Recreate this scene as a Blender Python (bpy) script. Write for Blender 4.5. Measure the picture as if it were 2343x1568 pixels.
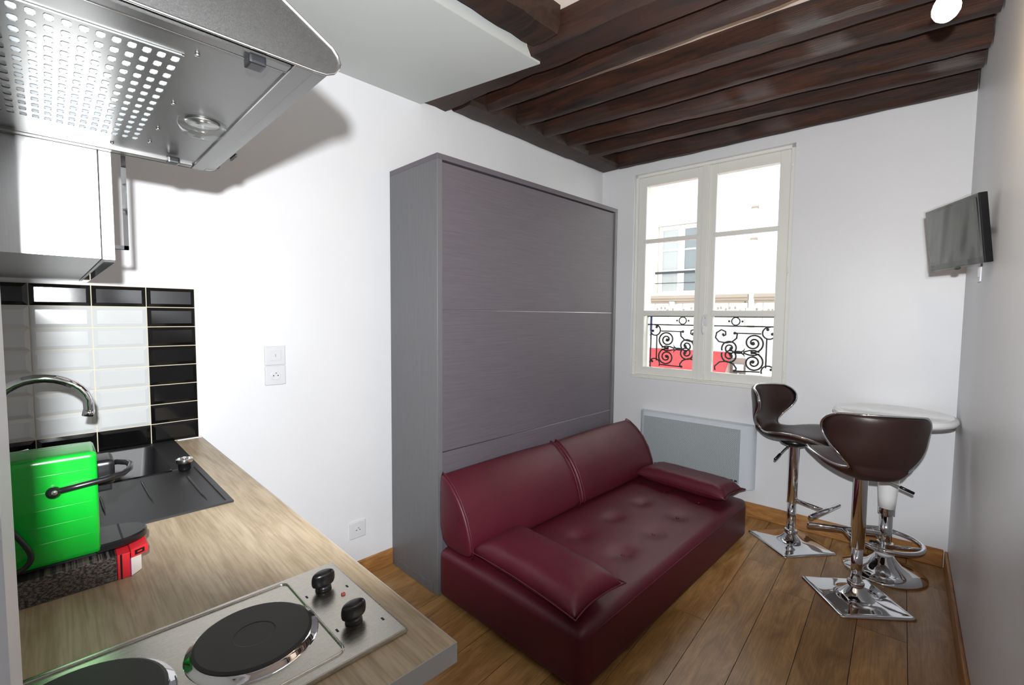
import bpy, bmesh, math, random
from mathutils import Vector, Matrix
random.seed(7)
PI = math.pi
sc = bpy.context.scene
COL = sc.collection
for o in list(bpy.data.objects):
    bpy.data.objects.remove(o)

# ------------------------------------------------------------------ camera
CAM = Vector((2.2, 0.0, 1.379))
yaw, pit, rol = math.radians(44.612), math.radians(-3.397), math.radians(0.470)
FWD = Vector((-math.sin(yaw)*math.cos(pit), math.cos(yaw)*math.cos(pit), math.sin(pit)))
r0 = FWD.cross(Vector((0, 0, 1))).normalized()
u0 = r0.cross(FWD)
RGT = math.cos(rol)*r0 + math.sin(rol)*u0
UPV = -math.sin(rol)*r0 + math.cos(rol)*u0
cd = bpy.data.cameras.new('camera')
cd.sensor_width = 36.0
cd.sensor_fit = 'HORIZONTAL'
cd.lens = 36.0*1049.46/2343.0
cd.clip_start = 0.02
cd.clip_end = 200
cam = bpy.data.objects.new('camera', cd)
M = Matrix((RGT, UPV, -FWD)).transposed().to_4x4()
M.translation = CAM
cam.matrix_world = M
COL.objects.link(cam)
sc.camera = cam

# ------------------------------------------------------------------ world, flash, exposure
w = bpy.data.worlds.new('overcast_sky')
sc.world = w
w.use_nodes = True
bg = w.node_tree.nodes['Background']
bg.inputs[0].default_value = (0.93, 0.96, 1.0, 1)
bg.inputs[1].default_value = 4.6

fl = bpy.data.lights.new('camera_flash', 'SPOT')
fl.energy = 262.0
fl.color = (0.965, 0.985, 1.0)
fl.shadow_soft_size = 0.014
fl.spot_size = math.radians(140)
fl.spot_blend = 0.18
flash = bpy.data.objects.new('camera_flash', fl)
flash.location = CAM + RGT*(-0.007) + UPV*0.105 + FWD*(-0.045)
aim = (FWD + UPV*0.155).normalized()
az = -aim
ax = UPV.cross(az).normalized()
flash.rotation_euler = Matrix((ax, az.cross(ax), az)).transposed().to_euler()
flash.scale = (1.0, 0.345, 1.0)
COL.objects.link(flash)

vs = sc.view_settings
vs.view_transform = 'Standard'
vs.look = 'None'
vs.exposure = 0.0
vs.gamma = 1.0
vs.use_curve_mapping = False
if hasattr(sc, 'cycles'):
    sc.cycles.max_bounces = 10
    sc.cycles.diffuse_bounces = 6
    sc.cycles.transparent_max_bounces = 12
    sc.cycles.caustics_reflective = True
    sc.cycles.sample_clamp_indirect = 4.0
    sc.cycles.caustics_refractive = False

# ------------------------------------------------------------------ materials
MATS = {}

def lin(c):
    return tuple((v/12.92 if v <= 0.04045 else ((v+0.055)/1.055)**2.4) for v in c)

def rgb(r, g, b):
    return lin((r/255., g/255., b/255.)) + (1.0,)

class N:
    def __init__(self, name):
        self.m = bpy.data.materials.new(name)
        self.m.use_nodes = True
        self.t = self.m.node_tree
        self.b = self.t.nodes['Principled BSDF']
        MATS[name] = self.m

    def n(self, typ, **kw):
        x = self.t.nodes.new(typ)
        for k, v in kw.items():
            if k in x.inputs.keys():
                x.inputs[k].default_value = v
            else:
                setattr(x, k, v)
        return x

    def l(self, a, b):
        self.t.links.new(a, b)

    def set(self, **kw):
        names = {'base': 'Base Color', 'rough': 'Roughness', 'metal': 'Metallic', 'spec': 'Specular IOR Level',
                 'coat': 'Coat Weight', 'coatr': 'Coat Roughness', 'trans': 'Transmission Weight', 'ior': 'IOR',
                 'emit': 'Emission Color', 'estr': 'Emission Strength', 'aniso': 'Anisotropic', 'alpha': 'Alpha'}
        for k, v in kw.items():
            self.b.inputs[names[k]].default_value = v
        return self

    def coord(self, scale=(1, 1, 1), rot=(0, 0, 0), obj=True):
        tc = self.n('ShaderNodeTexCoord')
        mp = self.n('ShaderNodeMapping')
        mp.inputs['Scale'].default_value = scale
        mp.inputs['Rotation'].default_value = rot
        self.l(tc.outputs['Object' if obj else 'Generated'], mp.inputs['Vector'])
        return mp.outputs['Vector']

    def ramp(self, fac, stops):
        r = self.n('ShaderNodeValToRGB')
        el = r.color_ramp.elements
        while len(el) < len(stops):
            el.new(0.5)
        for e, (p, c) in zip(el, stops):
            e.position = p
            e.color = c
        self.l(fac, r.inputs['Fac'])
        return r.outputs['Color']

    def bump(self, h, strength=0.2, dist=0.002):
        b = self.n('ShaderNodeBump')
        b.inputs['Strength'].default_value = strength
        b.inputs['Distance'].default_value = dist
        self.l(h, b.inputs['Height'])
        self.l(b.outputs['Normal'], self.b.inputs['Normal'])

    def noise(self, vec, scale=5, detail=3, rough=0.5, dist=0.0):
        x = self.n('ShaderNodeTexNoise')
        x.inputs['Scale'].default_value = scale
        x.inputs['Detail'].default_value = detail
        x.inputs['Roughness'].default_value = rough
        x.inputs['Distortion'].default_value = dist
        self.l(vec, x.inputs['Vector'])
        return x.outputs['Fac']

def plain(name, c, rough=0.5, metal=0.0, **kw):
    n = N(name)
    n.set(base=c, rough=rough, metal=metal, **kw)
    v = n.coord()
    f = n.noise(v, 60, 2)
    n.bump(f, 0.04, 0.0005)
    return n.m

def painted(name, c, rough=0.55, s=220, st=0.12):
    n = N(name)
    n.set(rough=rough)
    v = n.coord()
    f = n.noise(v, 2.2, 4)
    d = tuple(x*0.965 for x in c[:3]) + (1,)
    n.l(n.ramp(f, [(0.35, d), (0.65, c)]), n.b.inputs['Base Color'])
    n.bump(n.noise(v, s, 2), st, 0.0008)
    return n.m

painted('white_wall', rgb(221, 222, 225), 0.42)
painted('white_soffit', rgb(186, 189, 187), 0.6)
painted('ceiling_plaster', rgb(226, 214, 204), 0.8, 60, 0.5)
painted('white_gloss_paint', rgb(226, 226, 220), 0.35, 80, 0.05)
painted('stone_reveal', rgb(235, 230, 220), 0.8)
plain('white_plastic', rgb(208, 209, 213), 0.3)
plain('white_lacquer', rgb(236, 237, 237), 0.22, coat=0.5)
plain('radiator_enamel', rgb(205, 212, 220), 0.25)
plain('black_plastic', rgb(16, 16, 18), 0.28)
plain('black_rubber', rgb(14, 14, 15), 0.5)
plain('dark_slot', rgb(20, 20, 24), 0.6)
plain('black_iron', rgb(30, 32, 36), 0.55)
plain('grout', rgb(214, 205, 182), 0.8)
plain('white_tile', rgb(196, 199, 200), 0.12, spec=0.6)
plain('black_tile', rgb(10, 10, 11), 0.10, spec=0.6)
plain('chrome', (0.80, 0.81, 0.83, 1), 0.05, 1.0)
plain('satin_metal', (0.62, 0.62, 0.62, 1), 0.25, 1.0)
plain('green_lacquer', rgb(3, 142, 34), 0.22, coat=0.4)
plain('red_card', rgb(205, 35, 45), 0.45)
plain('white_card', rgb(238, 234, 230), 0.5)
plain('magenta_card', rgb(150, 20, 95), 0.5)
plain('red_lamp', rgb(205, 90, 85), 0.2)
plain('red_awning', rgb(196, 40, 44), 0.7)
plain('blue_sign', rgb(40, 74, 160), 0.6)
plain('beige_stone', rgb(140, 128, 114), 0.9)
plain('white_facade', rgb(226, 222, 214), 0.9)
plain('grey_shade', rgb(120, 108, 100), 0.9)
plain('grey_glazing', rgb(140, 142, 140), 0.3)
plain('dark_glazing', rgb(98, 104, 106), 0.15)
plain('worktop_edge', rgb(168, 166, 162), 0.45)
plain('black_screen', rgb(8, 8, 9), 0.2)
plain('asphalt', rgb(90, 90, 92), 0.9)
plain('white_laminate', rgb(224, 224, 222), 0.35)
plain('filter_fleece', rgb(206, 214, 220), 0.9)

def brushed(name, c, rough, scale, axis=(1, 1, 1)):
    n = N(name)
    n.set(metal=1.0)
    v = n.coord(axis)
    f = n.noise(v, scale, 3, 0.6)
    d = tuple(x*0.93 for x in c[:3]) + (1,)
    n.l(n.ramp(f, [(0.3, d), (0.7, c)]), n.b.inputs['Base Color'])
    r = n.n('ShaderNodeMapRange')
    r.inputs['To Min'].default_value = rough*0.8
    r.inputs['To Max'].default_value = rough*1.25
    n.l(f, r.inputs['Value'])
    n.l(r.outputs['Result'], n.b.inputs['Roughness'])
    n.bump(f, 0.008, 0.0003)
    return n.m

brushed('hood_steel', (0.265, 0.265, 0.26, 1), 0.31, 12, (1.5, 60, 60))
brushed('hob_steel', (0.56, 0.53, 0.47, 1), 0.27, 10, (60, 2, 60))
brushed('cabinet_steel', (0.66, 0.66, 0.66, 1), 0.34, 9, (40, 40, 1.5))

def wood(name, dark, light, axis=1, ring=3.0, rough=0.35, stretch=14.0, bump=0.08, knots=True, extra=None):
    n = N(name)
    n.set(rough=rough)
    oi = n.n('ShaderNodeObjectInfo')
    tc = n.n('ShaderNodeTexCoord')
    add = n.n('ShaderNodeVectorMath', operation='MULTIPLY_ADD')
    comb = n.n('ShaderNodeCombineXYZ')
    for i in range(3):
        n.l(oi.outputs['Random'], comb.inputs[i])
    n.l(comb.outputs[0], add.inputs[0])
    add.inputs[1].default_value = (37, 53, 29)
    n.l(tc.outputs['Object'], add.inputs[2])
    mp = n.n('ShaderNodeMapping')
    s = [ring, ring, ring]
    s[axis] = ring/stretch*2.5
    mp.inputs['Scale'].default_value = s
    n.l(add.outputs[0], mp.inputs['Vector'])
    wv = n.n('ShaderNodeTexNoise')
    wv.inputs['Scale'].default_value = 6.0
    wv.inputs['Detail'].default_value = 6.0
    wv.inputs['Roughness'].default_value = 0.62
    wv.inputs['Distortion'].default_value = 1.2
    n.l(mp.outputs[0], wv.inputs['Vector'])
    mp2 = n.n('ShaderNodeMapping')
    s2 = [ring*30, ring*30, ring*30]
    s2[axis] = ring*1.2
    mp2.inputs['Scale'].default_value = s2
    n.l(add.outputs[0], mp2.inputs['Vector'])
    fi = n.noise(mp2.outputs[0], 3, 2)
    mid = tuple((a+b)/2 for a, b in zip(dark, light))
    c1 = n.ramp(wv.outputs['Fac'], [(0.30, dark), (0.5, mid), (0.68, light)])
    mx = n.n('ShaderNodeMix', data_type='RGBA', blend_type='MULTIPLY')
    mx.inputs['Factor'].default_value = 0.55
    n.l(c1, mx.inputs['A'])
    n.l(n.ramp(fi, [(0.3, (0.55, 0.5, 0.45, 1)), (0.6, (1, 1, 1, 1))]), mx.inputs['B'])
    hsv = n.n('ShaderNodeHueSaturation')
    mr = n.n('ShaderNodeMapRange')
    mr.inputs['To Min'].default_value = 0.82
    mr.inputs['To Max'].default_value = 1.14
    n.l(oi.outputs['Random'], mr.inputs['Value'])
    n.l(mr.outputs['Result'], hsv.inputs['Value'])
    n.l(mx.outputs['Result'], hsv.inputs['Color'])
    n.l(hsv.outputs['Color'], n.b.inputs['Base Color'])
    n.bump(fi, bump, 0.001)
    return n.m

wood('oak_floor', rgb(140, 100, 54), rgb(190, 148, 94), 1, 2.0, 0.28, 10)
wood('oak_skirting_y', rgb(140, 92, 46), rgb(190, 138, 80), 1, 4, 0.4, 12)
wood('oak_skirting_x', rgb(140, 92, 46), rgb(190, 138, 80), 0, 4, 0.4, 12)
wood('oak_worktop', rgb(164, 144, 114), rgb(196, 178, 150), 0, 2.6, 0.42, 12)
wood('beam_wood_x', rgb(20, 12, 9), rgb(66, 35, 20), 0, 3, 0.55, 16, 0.7)
wood('beam_wood_y', rgb(20, 13, 10), rgb(58, 35, 23), 1, 3, 0.55, 16, 0.7)

def laminate(name, c1, c2, axis):
    n = N(name)
    n.set(rough=0.42)
    s = [140, 140, 140]
    s[axis] = 4
    v = n.coord(tuple(s))
    f = n.noise(v, 1.0, 4, 0.7)
    n.l(n.ramp(f, [(0.3, c1), (0.7, c2)]), n.b.inputs['Base Color'])
    n.bump(f, 0.1, 0.0006)
    return n.m

laminate('grey_laminate_front', rgb(90, 85, 92), rgb(102, 96, 103), 1)
laminate('grey_laminate_side', rgb(98, 98, 101), rgb(108, 108, 111), 2)

def leather(name, c, rough, sc_=260):
    n = N(name)
    n.set(rough=rough, spec=0.45)
    v = n.coord()
    f = n.noise(v, 5, 3)
    d = tuple(x*0.82 for x in c[:3]) + (1,)
    n.l(n.ramp(f, [(0.3, d), (0.7, c)]), n.b.inputs['Base Color'])
    vo = n.n('ShaderNodeTexVoronoi')
    vo.inputs['Scale'].default_value = sc_
    n.l(v, vo.inputs['Vector'])
    n.bump(vo.outputs['Distance'], 0.12, 0.0008)
    return n.m

leather('burgundy_leather', rgb(80, 17, 33), 0.46)
leather('brown_leatherette', rgb(46, 28, 24), 0.38)
leather('sink_composite', rgb(34, 34, 36), 0.42, 900)
leather('cast_iron', rgb(48, 46, 44), 0.55, 700)

def radiator_grille():
    n = N('perforated_grille')
    n.set(rough=0.45)
    tc = n.n('ShaderNodeTexCoord')
    mp = n.n('ShaderNodeMapping')
    mp.inputs['Scale'].default_value = (1, 1, 1)
    mp.inputs['Rotation'].default_value = (0, PI/4, 0)
    n.l(tc.outputs['Object'], mp.inputs['Vector'])
    sx = n.n('ShaderNodeSeparateXYZ')
    n.l(mp.outputs[0], sx.inputs[0])
    def wave(out):
        m = n.n('ShaderNodeMath', operation='MULTIPLY')
        m.inputs[1].default_value = 2*PI/0.0075
        n.l(out, m.inputs[0])
        s = n.n('ShaderNodeMath', operation='SINE')
        n.l(m.outputs[0], s.inputs[0])
        return s.outputs[0]
    a = n.n('ShaderNodeMath', operation='ADD')
    n.l(wave(sx.outputs[0]), a.inputs[0])
    n.l(wave(sx.outputs[2]), a.inputs[1])
    n.l(n.ramp(a.outputs[0], [(0.35, rgb(186, 194, 198)), (0.62, rgb(44, 56, 60))]), n.b.inputs['Base Color'])
    return n.m
radiator_grille()

def clear(name, tint=(1, 1, 1, 1), gloss=0.06, rough=0.02):
    n = N(name)
    t = n.n('ShaderNodeBsdfTransparent')
    t.inputs[0].default_value = tint
    g = n.n('ShaderNodeBsdfGlossy')
    g.inputs['Roughness'].default_value = rough
    mx = n.n('ShaderNodeMixShader')
    mx.inputs[0].default_value = gloss
    n.l(t.outputs[0], mx.inputs[1])
    n.l(g.outputs[0], mx.inputs[2])
    n.l(mx.outputs[0], n.t.nodes['Material Output'].inputs[0])
    return n.m
clear('window_glass', (0.97, 0.985, 0.975, 1), 0.05)
clear('lamp_glass', (0.93, 0.94, 0.93, 1), 0.14, 0.08)
clear('plastic_film', (0.8, 0.8, 0.8, 1), 0.055, 0.34)

def bulb_mat():
    n = N('lit_bulb')
    n.set(base=(1, 1, 1, 1), emit=(1.0, 0.68, 0.33, 1), estr=140.0)
    return n.m
bulb_mat()

def box_print():
    n = N('black_card_print')
    n.set(rough=0.4)
    v = n.coord((1, 1, 1))
    sx = n.n('ShaderNodeSeparateXYZ')
    n.l(v, sx.inputs[0])
    f = n.noise(n.coord((1, 900, 1100)), 1.0, 2, 0.7)
    g = n.noise(n.coord((1, 200, 330)), 1.0, 1)
    m = n.n('ShaderNodeMath', operation='MULTIPLY')
    n.l(f, m.inputs[0])
    n.l(g, m.inputs[1])
    n.l(n.ramp(m.outputs[0], [(0.22, rgb(28, 27, 32)), (0.30, rgb(104, 94, 86))]), n.b.inputs['Base Color'])
    return n.m
box_print()

# ------------------------------------------------------------------ mesh helpers
class MB:
    def __init__(self):
        self.bm = bmesh.new()

    def box(self, x0, x1, y0, y1, z0, z1, bev=0.0, seg=2, mat=None):
        b = bmesh.new()
        bmesh.ops.create_cube(b, size=1)
        for v in b.verts:
            v.co = Vector((x0+(v.co.x+.5)*(x1-x0), y0+(v.co.y+.5)*(y1-y0), z0+(v.co.z+.5)*(z1-z0)))
        if bev > 0:
            bmesh.ops.bevel(b, geom=list(b.edges), offset=bev, segments=seg, affect='EDGES', profile=0.7)
        return self.join(b, mat)

    def join(self, b, mat=None):
        if mat is not None:
            bmesh.ops.transform(b, matrix=mat, verts=b.verts)
        me = bpy.data.meshes.new('tmp')
        b.to_mesh(me)
        b.free()
        self.bm.from_mesh(me)
        bpy.data.meshes.remove(me)
        return self

    def lathe(self, prof, seg=32, cx=0, cy=0, mat=None, cap=True):
        b = bmesh.new()
        rings = []
        for r, z in prof:
            if r < 1e-6:
                rings.append([b.verts.new((cx, cy, z))])
            else:
                rings.append([b.verts.new((cx+r*math.cos(2*PI*i/seg), cy+r*math.sin(2*PI*i/seg), z)) for i in range(seg)])
        for a, c in zip(rings[:-1], rings[1:]):
            for i in range(seg):
                j = (i+1) % seg
                if len(a) == 1 and len(c) == 1:
                    continue
                if len(a) == 1:
                    b.faces.new((a[0], c[j], c[i]))
                elif len(c) == 1:
                    b.faces.new((a[i], a[j], c[0]))
                else:
                    b.faces.new((a[i], a[j], c[j], c[i]))
        if cap:
            for ring in (rings[0], rings[-1]):
                if len(ring) > 2:
                    b.faces.new(ring)
        bmesh.ops.recalc_face_normals(b, faces=b.faces)
        return self.join(b, mat)

    def tube(self, pts, r, seg=8, closed=False, mat=None, caps=True):
        b = bmesh.new()
        pts = [Vector(p) for p in pts]
        rs = r if isinstance(r, (list, tuple)) else [r]*len(pts)
        n = len(pts)
        tang = []
        for i in range(n):
            if closed:
                t = pts[(i+1) % n]-pts[i-1]
            else:
                t = pts[min(i+1, n-1)]-pts[max(i-1, 0)]
            tang.append(t.normalized())
        ref = Vector((0, 0, 1))
        if abs(tang[0].dot(ref)) > 0.95:
            ref = Vector((1, 0, 0))
        a = tang[0].cross(ref).normalized()
        rings = []
        for i in range(n):
            t = tang[i]
            a = (a-t*a.dot(t)).normalized()
            c = t.cross(a)
            rings.append([b.verts.new(pts[i]+(a*math.cos(2*PI*k/seg)+c*math.sin(2*PI*k/seg))*rs[i]) for k in range(seg)])
        rng = range(n) if closed else range(n-1)
        for i in rng:
            A, B = rings[i], rings[(i+1) % n]
            for k in range(seg):
                b.faces.new((A[k], A[(k+1) % seg], B[(k+1) % seg], B[k]))
        if not closed and caps:
            b.faces.new(rings[0][::-1])
            b.faces.new(rings[-1])
        bmesh.ops.recalc_face_normals(b, faces=b.faces)
        return self.join(b, mat)

    def prism(self, poly, h0, h1, axis=2, bev=0.0, mat=None):
        """extrude polygon; axis 2: poly=(x,y) z h0..h1 ; axis 0: poly=(y,z) x h0..h1 ; axis 1: poly=(x,z) y h0..h1"""
        b = bmesh.new()
        def P(p, h):
            return {2: (p[0], p[1], h), 0: (h, p[0], p[1]), 1: (p[0], h, p[1])}[axis]
        A = [b.verts.new(P(p, h0)) for p in poly]
        B = [b.verts.new(P(p, h1)) for p in poly]
        b.faces.new(A)
        b.faces.new(B)
        n = len(poly)
        for i in range(n):
            b.faces.new((A[i], A[(i+1) % n], B[(i+1) % n], B[i]))
        bmesh.ops.recalc_face_normals(b, faces=b.faces)
        if bev > 0:
            bmesh.ops.bevel(b, geom=list(b.edges), offset=bev, segments=1, affect='EDGES')
        return self.join(b, mat)

    def sphere(self, c, r, seg=16, rings=10, scale=(1, 1, 1), mat=None):
        b = bmesh.new()
        bmesh.ops.create_uvsphere(b, u_segments=seg, v_segments=rings, radius=r)
        for v in b.verts:
            v.co = Vector((c[0]+v.co.x*scale[0], c[1]+v.co.y*scale[1], c[2]+v.co.z*scale[2]))
        return self.join(b, mat)

    def build(self, name, mat, parent=None, smooth=False, sub=0, angle=40):
        me = bpy.data.meshes.new(name)
        if smooth:
            for f in self.bm.faces:
                f.smooth = True
            if smooth == 'auto':
                for e in self.bm.edges:
                    if len(e.link_faces) == 2 and e.calc_face_angle(0) > math.radians(angle):
                        e.smooth = False
        self.bm.to_mesh(me)
        self.bm.free()
        me.materials.append(MATS[mat])
        o = bpy.data.objects.new(name, me)
        COL.objects.link(o)
        if parent is not None:
            o.parent = parent
        if sub:
            m = o.modifiers.new('subdivision', 'SUBSURF')
            m.levels = sub
            m.render_levels = sub
        return o

def tag(o, label, cat, group=None):
    o['label'] = label
    o['category'] = cat
    if group:
        o['group'] = group
    return o

def struct(o, label=None, cat=None):
    o['kind'] = 'structure'
    if label:
        o['label'] = label
    if cat:
        o['category'] = cat
    return o

def thing(name, label, cat, loc=(0, 0, 0), rz=0.0, group=None):
    o = bpy.data.objects.new(name, None)
    o.empty_display_size = 0.05
    o.location = loc
    o.rotation_euler = (0, 0, rz)
    COL.objects.link(o)
    return tag(o, label, cat, group)

def tree_copy(o, parent=None):
    c = o.copy()
    COL.objects.link(c)
    c.parent = parent
    for ch in list(o.children):
        tree_copy(ch, c)
    return c

# ------------------------------------------------------------------ room constants
WA = math.radians(4.222)
W0 = Vector((0, 3.289, 0))
TW = Vector((math.cos(WA), math.sin(WA), 0))
NW = Vector((-math.sin(WA), math.cos(WA), 0))
def wl(s, n=0.0, z=0.0):
    p = W0+TW*s+NW*n
    return Vector((p.x, p.y, z))
RW_END = wl(2.196)
def rwx(y):
    return RW_END.x + (RW_END.y-y)*0.0685
ZW = 0.8735      # worktop surface
ZC = 2.67        # plaster ceiling
YB = -0.17       # kitchen back wall
YR = -1.6        # wall behind the photographer

# ------------------------------------------------------------------ shell
m = MB(); m.box(-0.2, 0, YR-0.2, 3.6, -0.02, 2.9)
struct(m.build('wall_left', 'white_wall'), 'white painted wall behind the grey cupboard', 'wall')

wS = 2.196
o_s0, o_s1, o_z0, o_z1 = 0.285, 1.385, 0.893, 2.493
m = MB()
m.box(-0.1, o_s0, 0, 0.1, -0.02, 2.9)
m.box(o_s1, wS+0.35, 0, 0.1, -0.02, 2.9)
m.box(o_s0, o_s1, 0, 0.1, -0.02, o_z0)
m.box(o_s0, o_s1, 0, 0.1, o_z1, 2.9)
wb = m.build('wall_back', 'white_wall')
wb.location = W0; wb.rotation_euler = (0, 0, WA)
struct(wb, 'white painted wall around the window', 'wall')
m = MB()
m.box(-0.3, 0.355, 0.1, 0.2, -4, 4)
m.box(1.325, wS+0.8, 0.1, 0.2, -4, 4)
m.box(0.355, 1.325, 0.1, 0.2, -4, 0.945)
m.box(0.355, 1.325, 0.1, 0.2, 2.43, 4)
we = m.build('wall_outer', 'stone_reveal')
we.location = W0; we.rotation_euler = (0, 0, WA)
struct(we, 'pale stone outer face and reveal of the window wall', 'wall')

m = MB()
ya, yb_ = RW_END.y+0.12, YR-0.2
m.prism([(rwx(ya), ya), (rwx(yb_), yb_), (rwx(yb_)+0.2, yb_), (rwx(ya)+0.2, ya)], -0.02, 2.9)
struct(m.build('wall_right', 'white_wall'), 'white painted wall beside the high table', 'wall')
m = MB(); m.box(0, 1.68, YB-0.12, YB, 0, ZC)
struct(m.build('wall_kitchen', 'white_wall'), 'white wall behind the kitchen counter', 'wall')
m = MB(); m.box(1.68, 1.79, YR, -0.024, 0, ZC)
struct(m.build('wall_partition', 'white_wall'), 'white partition end beside the kitchen counter', 'wall')
m = MB(); m.box(1.79, rwx(YR)+0.2, YR-0.2, YR, 0, ZC)
struct(m.build('wall_rear', 'white_wall'), 'white wall behind the viewpoint', 'wall')

m = MB(); m.box(-0.1, 2.8, YR-0.2, 3.62, ZC, ZC+0.1)
struct(m.build('ceiling', 'ceiling_plaster'), 'old plaster between the ceiling beams', 'ceiling')
# dropped white soffit over the kitchen side
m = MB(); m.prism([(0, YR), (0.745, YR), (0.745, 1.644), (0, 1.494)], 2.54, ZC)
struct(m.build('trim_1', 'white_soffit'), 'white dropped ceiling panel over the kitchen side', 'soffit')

# floor: planks perpendicular to the window wall
def clip_poly(poly, a, b):
    out = []
    n = len(poly)
    def side(p):
        return (b[0]-a[0])*(p[1]-a[1])-(b[1]-a[1])*(p[0]-a[0])
    for i in range(n):
        p, q = poly[i], poly[(i+1) % n]
        sp, sq = side(p), side(q)
        if sp >= 0:
            out.append(p)
        if (sp >= 0) != (sq >= 0):
            t = sp/(sp-sq)
            out.append((p[0]+(q[0]-p[0])*t, p[1]+(q[1]-p[1])*t))
    return out
room = [(0.001, YR), (rwx(YR)-0.001, YR), (RW_END.x-0.001, RW_END.y-0.001), (0.001, W0.y-0.001)]
m = MB(); m.prism([(0, YR-0.2), (rwx(YR)+0.2, YR-0.2), (RW_END.x+0.3, RW_END.y+0.15), (-0.1, W0.y+0.1)], -0.08, -0.004)
floor = struct(m.build('floor', 'dark_slot'), 'oak plank floor', 'floor')
rnd = random.Random(3)
PWID = 0.1745
for i in range(-3, 15):
    s0 = 1.5035 + (i-8)*PWID
    first = {8: -0.855, 10: -0.92, 9: -0.35, 11: -0.30, 7: -0.62}.get(i)
    n1 = 0.0 + rnd.uniform(-0.2, 0.9)
    n0 = n1
    n = 0.05 + rnd.uniform(0, 0.5)
    while n > -5.3:
        ln = rnd.uniform(0.95, 1.5)
        if first is not None and n > -0.2:
            ln = n-first
        a, b = n-ln, n
        g = 0.0012
        quad = [wl(s0+g, a+g), wl(s0+PWID-g, a+g), wl(s0+PWID-g, b-g), wl(s0+g, b-g)]
        poly = [(p.x, p.y) for p in quad]
        for k in range(4):
            poly = clip_poly(poly, room[k], room[(k+1) % 4])
            if len(poly) < 3:
                break
        if len(poly) >= 3:
            ar = abs(sum(poly[k][0]*poly[(k+1) % len(poly)][1]-poly[(k+1) % len(poly)][0]*poly[k][1] for k in range(len(poly))))/2
            if ar > 0.002:
                cx = sum(p[0] for p in poly)/len(poly); cy = sum(p[1] for p in poly)/len(poly)
                inv = Matrix.Rotation(-WA, 2)
                loc = [tuple(inv @ Vector((p[0]-cx, p[1]-cy))) for p in poly]
                mm = MB(); mm.prism(loc, -0.012, 0.0)
                # fine chamfer along the top edges
                po = mm.build('floor_plank', 'oak_floor', floor)
                po.location = (cx, cy, 0); po.rotation_euler = (0, 0, WA)
        n = a

# baseboards
m = MB(); m.box(0, 0.014, 0.44, 1.298, 0, 0.092, 0.004, 1)
struct(m.build('baseboard_left', 'oak_skirting_y'), 'oak skirting along the wall by the counter', 'skirting')
m = MB(); m.box(0.0, 2.18, -0.014, 0, 0, 0.1, 0.004, 1)
o = m.build('baseboard_back', 'oak_skirting_x'); o.location = W0; o.rotation_euler = (0, 0, WA)
struct(o, 'oak skirting under the window', 'skirting')
L = RW_END.y - YR
m = MB(); m.box(-0.013, 0, -L, -0.016, 0, 0.1, 0.004, 1)
o = m.build('baseboard_right', 'oak_skirting_y'); o.location = (RW_END.x, RW_END.y, 0); o.rotation_euler = (0, 0, math.atan(0.0685))
struct(o, 'oak skirting along the grey-looking wall by the table', 'skirting')

# ------------------------------------------------------------------ ceiling beams
def beam(name, p0, p1, width, z0, z1, label, matn, jit=0.006, group=None, seed=1, cham=0.018):
    """irregular hewn beam, bottom edge centre line p0->p1"""
    r = random.Random(seed)
    p0, p1 = Vector((p0[0], p0[1], 0)), Vector((p1[0], p1[1], 0))
    L = (p1-p0).length
    nseg = max(6, int(L/0.07))
    b = bmesh.new()
    prof = [(-.5, z1-z0), (-.5, cham*1.2), (-.5+cham/width, 0.0), (0, -0.002), (.5-cham/width, 0.0), (.5, cham*1.2), (.5, z1-z0)]
    off = [[r.uniform(-1, 1) for _ in range(3)] for _ in prof]
    rings = []
    low = [0.0, 0.0]
    for i in range(nseg+1):
        t = i/nseg
        low[0] = low[0]*0.85 + r.uniform(-1, 1)*0.5
        low[1] = low[1]*0.85 + r.uniform(-1, 1)*0.5
        ring = []
        for k, (u, z) in enumerate(prof):
            off[k] = [0.75*v+0.5*r.uniform(-1, 1) for v in off[k]]
            top = (k in (0, len(prof)-1))
            j = 0 if top else jit
            ring.append(b.verts.new((t*L, u*width + (off[k][0]*j + low[0]*jit*0.9), z0 + z + (0 if top else off[k][1]*j*0.8 + low[1]*jit*0.6))))
        rings.append(ring)
    n = len(prof)
    for A, B in zip(rings[:-1], rings[1:]):
        for k in range(n-1):
            b.faces.new((A[k], A[k+1], B[k+1], B[k]))
        b.faces.new((A[n-1], A[0], B[0], B[n-1]))
    b.faces.new(rings[0]); b.faces.new(rings[-1])
    bmesh.ops.recalc_face_normals(b, faces=b.faces)
    mm = MB(); mm.join(b)
    o = mm.build(name, matn, None, 'auto', angle=35)
    d = p1-p0
    o.location = (p0.x, p0.y, 0)
    o.rotation_euler = (0, 0, math.atan2(d.y, d.x))
    return tag(o, label, 'beam', group)

JW = 0.085
JG = 'dark joists across the ceiling'
# (y at x=.2 far bottom edge, y at right wall)
joists = [('B', 1.895, 2.06, 'dark wooden joist nearest the big trimmer beam'),
          ('C', 2.16, 2.39, 'dark reddish joist, second past the trimmer beam'),
          ('D', 2.404, 2.634, 'reddish joist behind the hanging bulb'),
          ('E', 2.644, 2.934, 'dark joist, third away from the window wall'),
          ('F', 2.914, 3.161, 'dark joist, second away from the window wall')]
for k, (nm, ya, yb2, lab) in enumerate(joists):
    w = JW + [0.0, 0.012, 0.0, -0.006, 0.004][k]
    beam('ceiling_joist', (0.17, ya-w/2), (rwx(yb2)-0.004, yb2-w/2), w, 2.56, ZC, lab, 'beam_wood_x', 0.006, JG, 11+k)
beam('ceiling_joist', (0.17, wl(0.17).y-0.05), (rwx(3.4)-0.006, wl(2.19).y-0.05), 0.075, 2.555, ZC, 'dark joist lying right against the window wall', 'beam_wood_x', 0.005, JG, 31)
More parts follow.
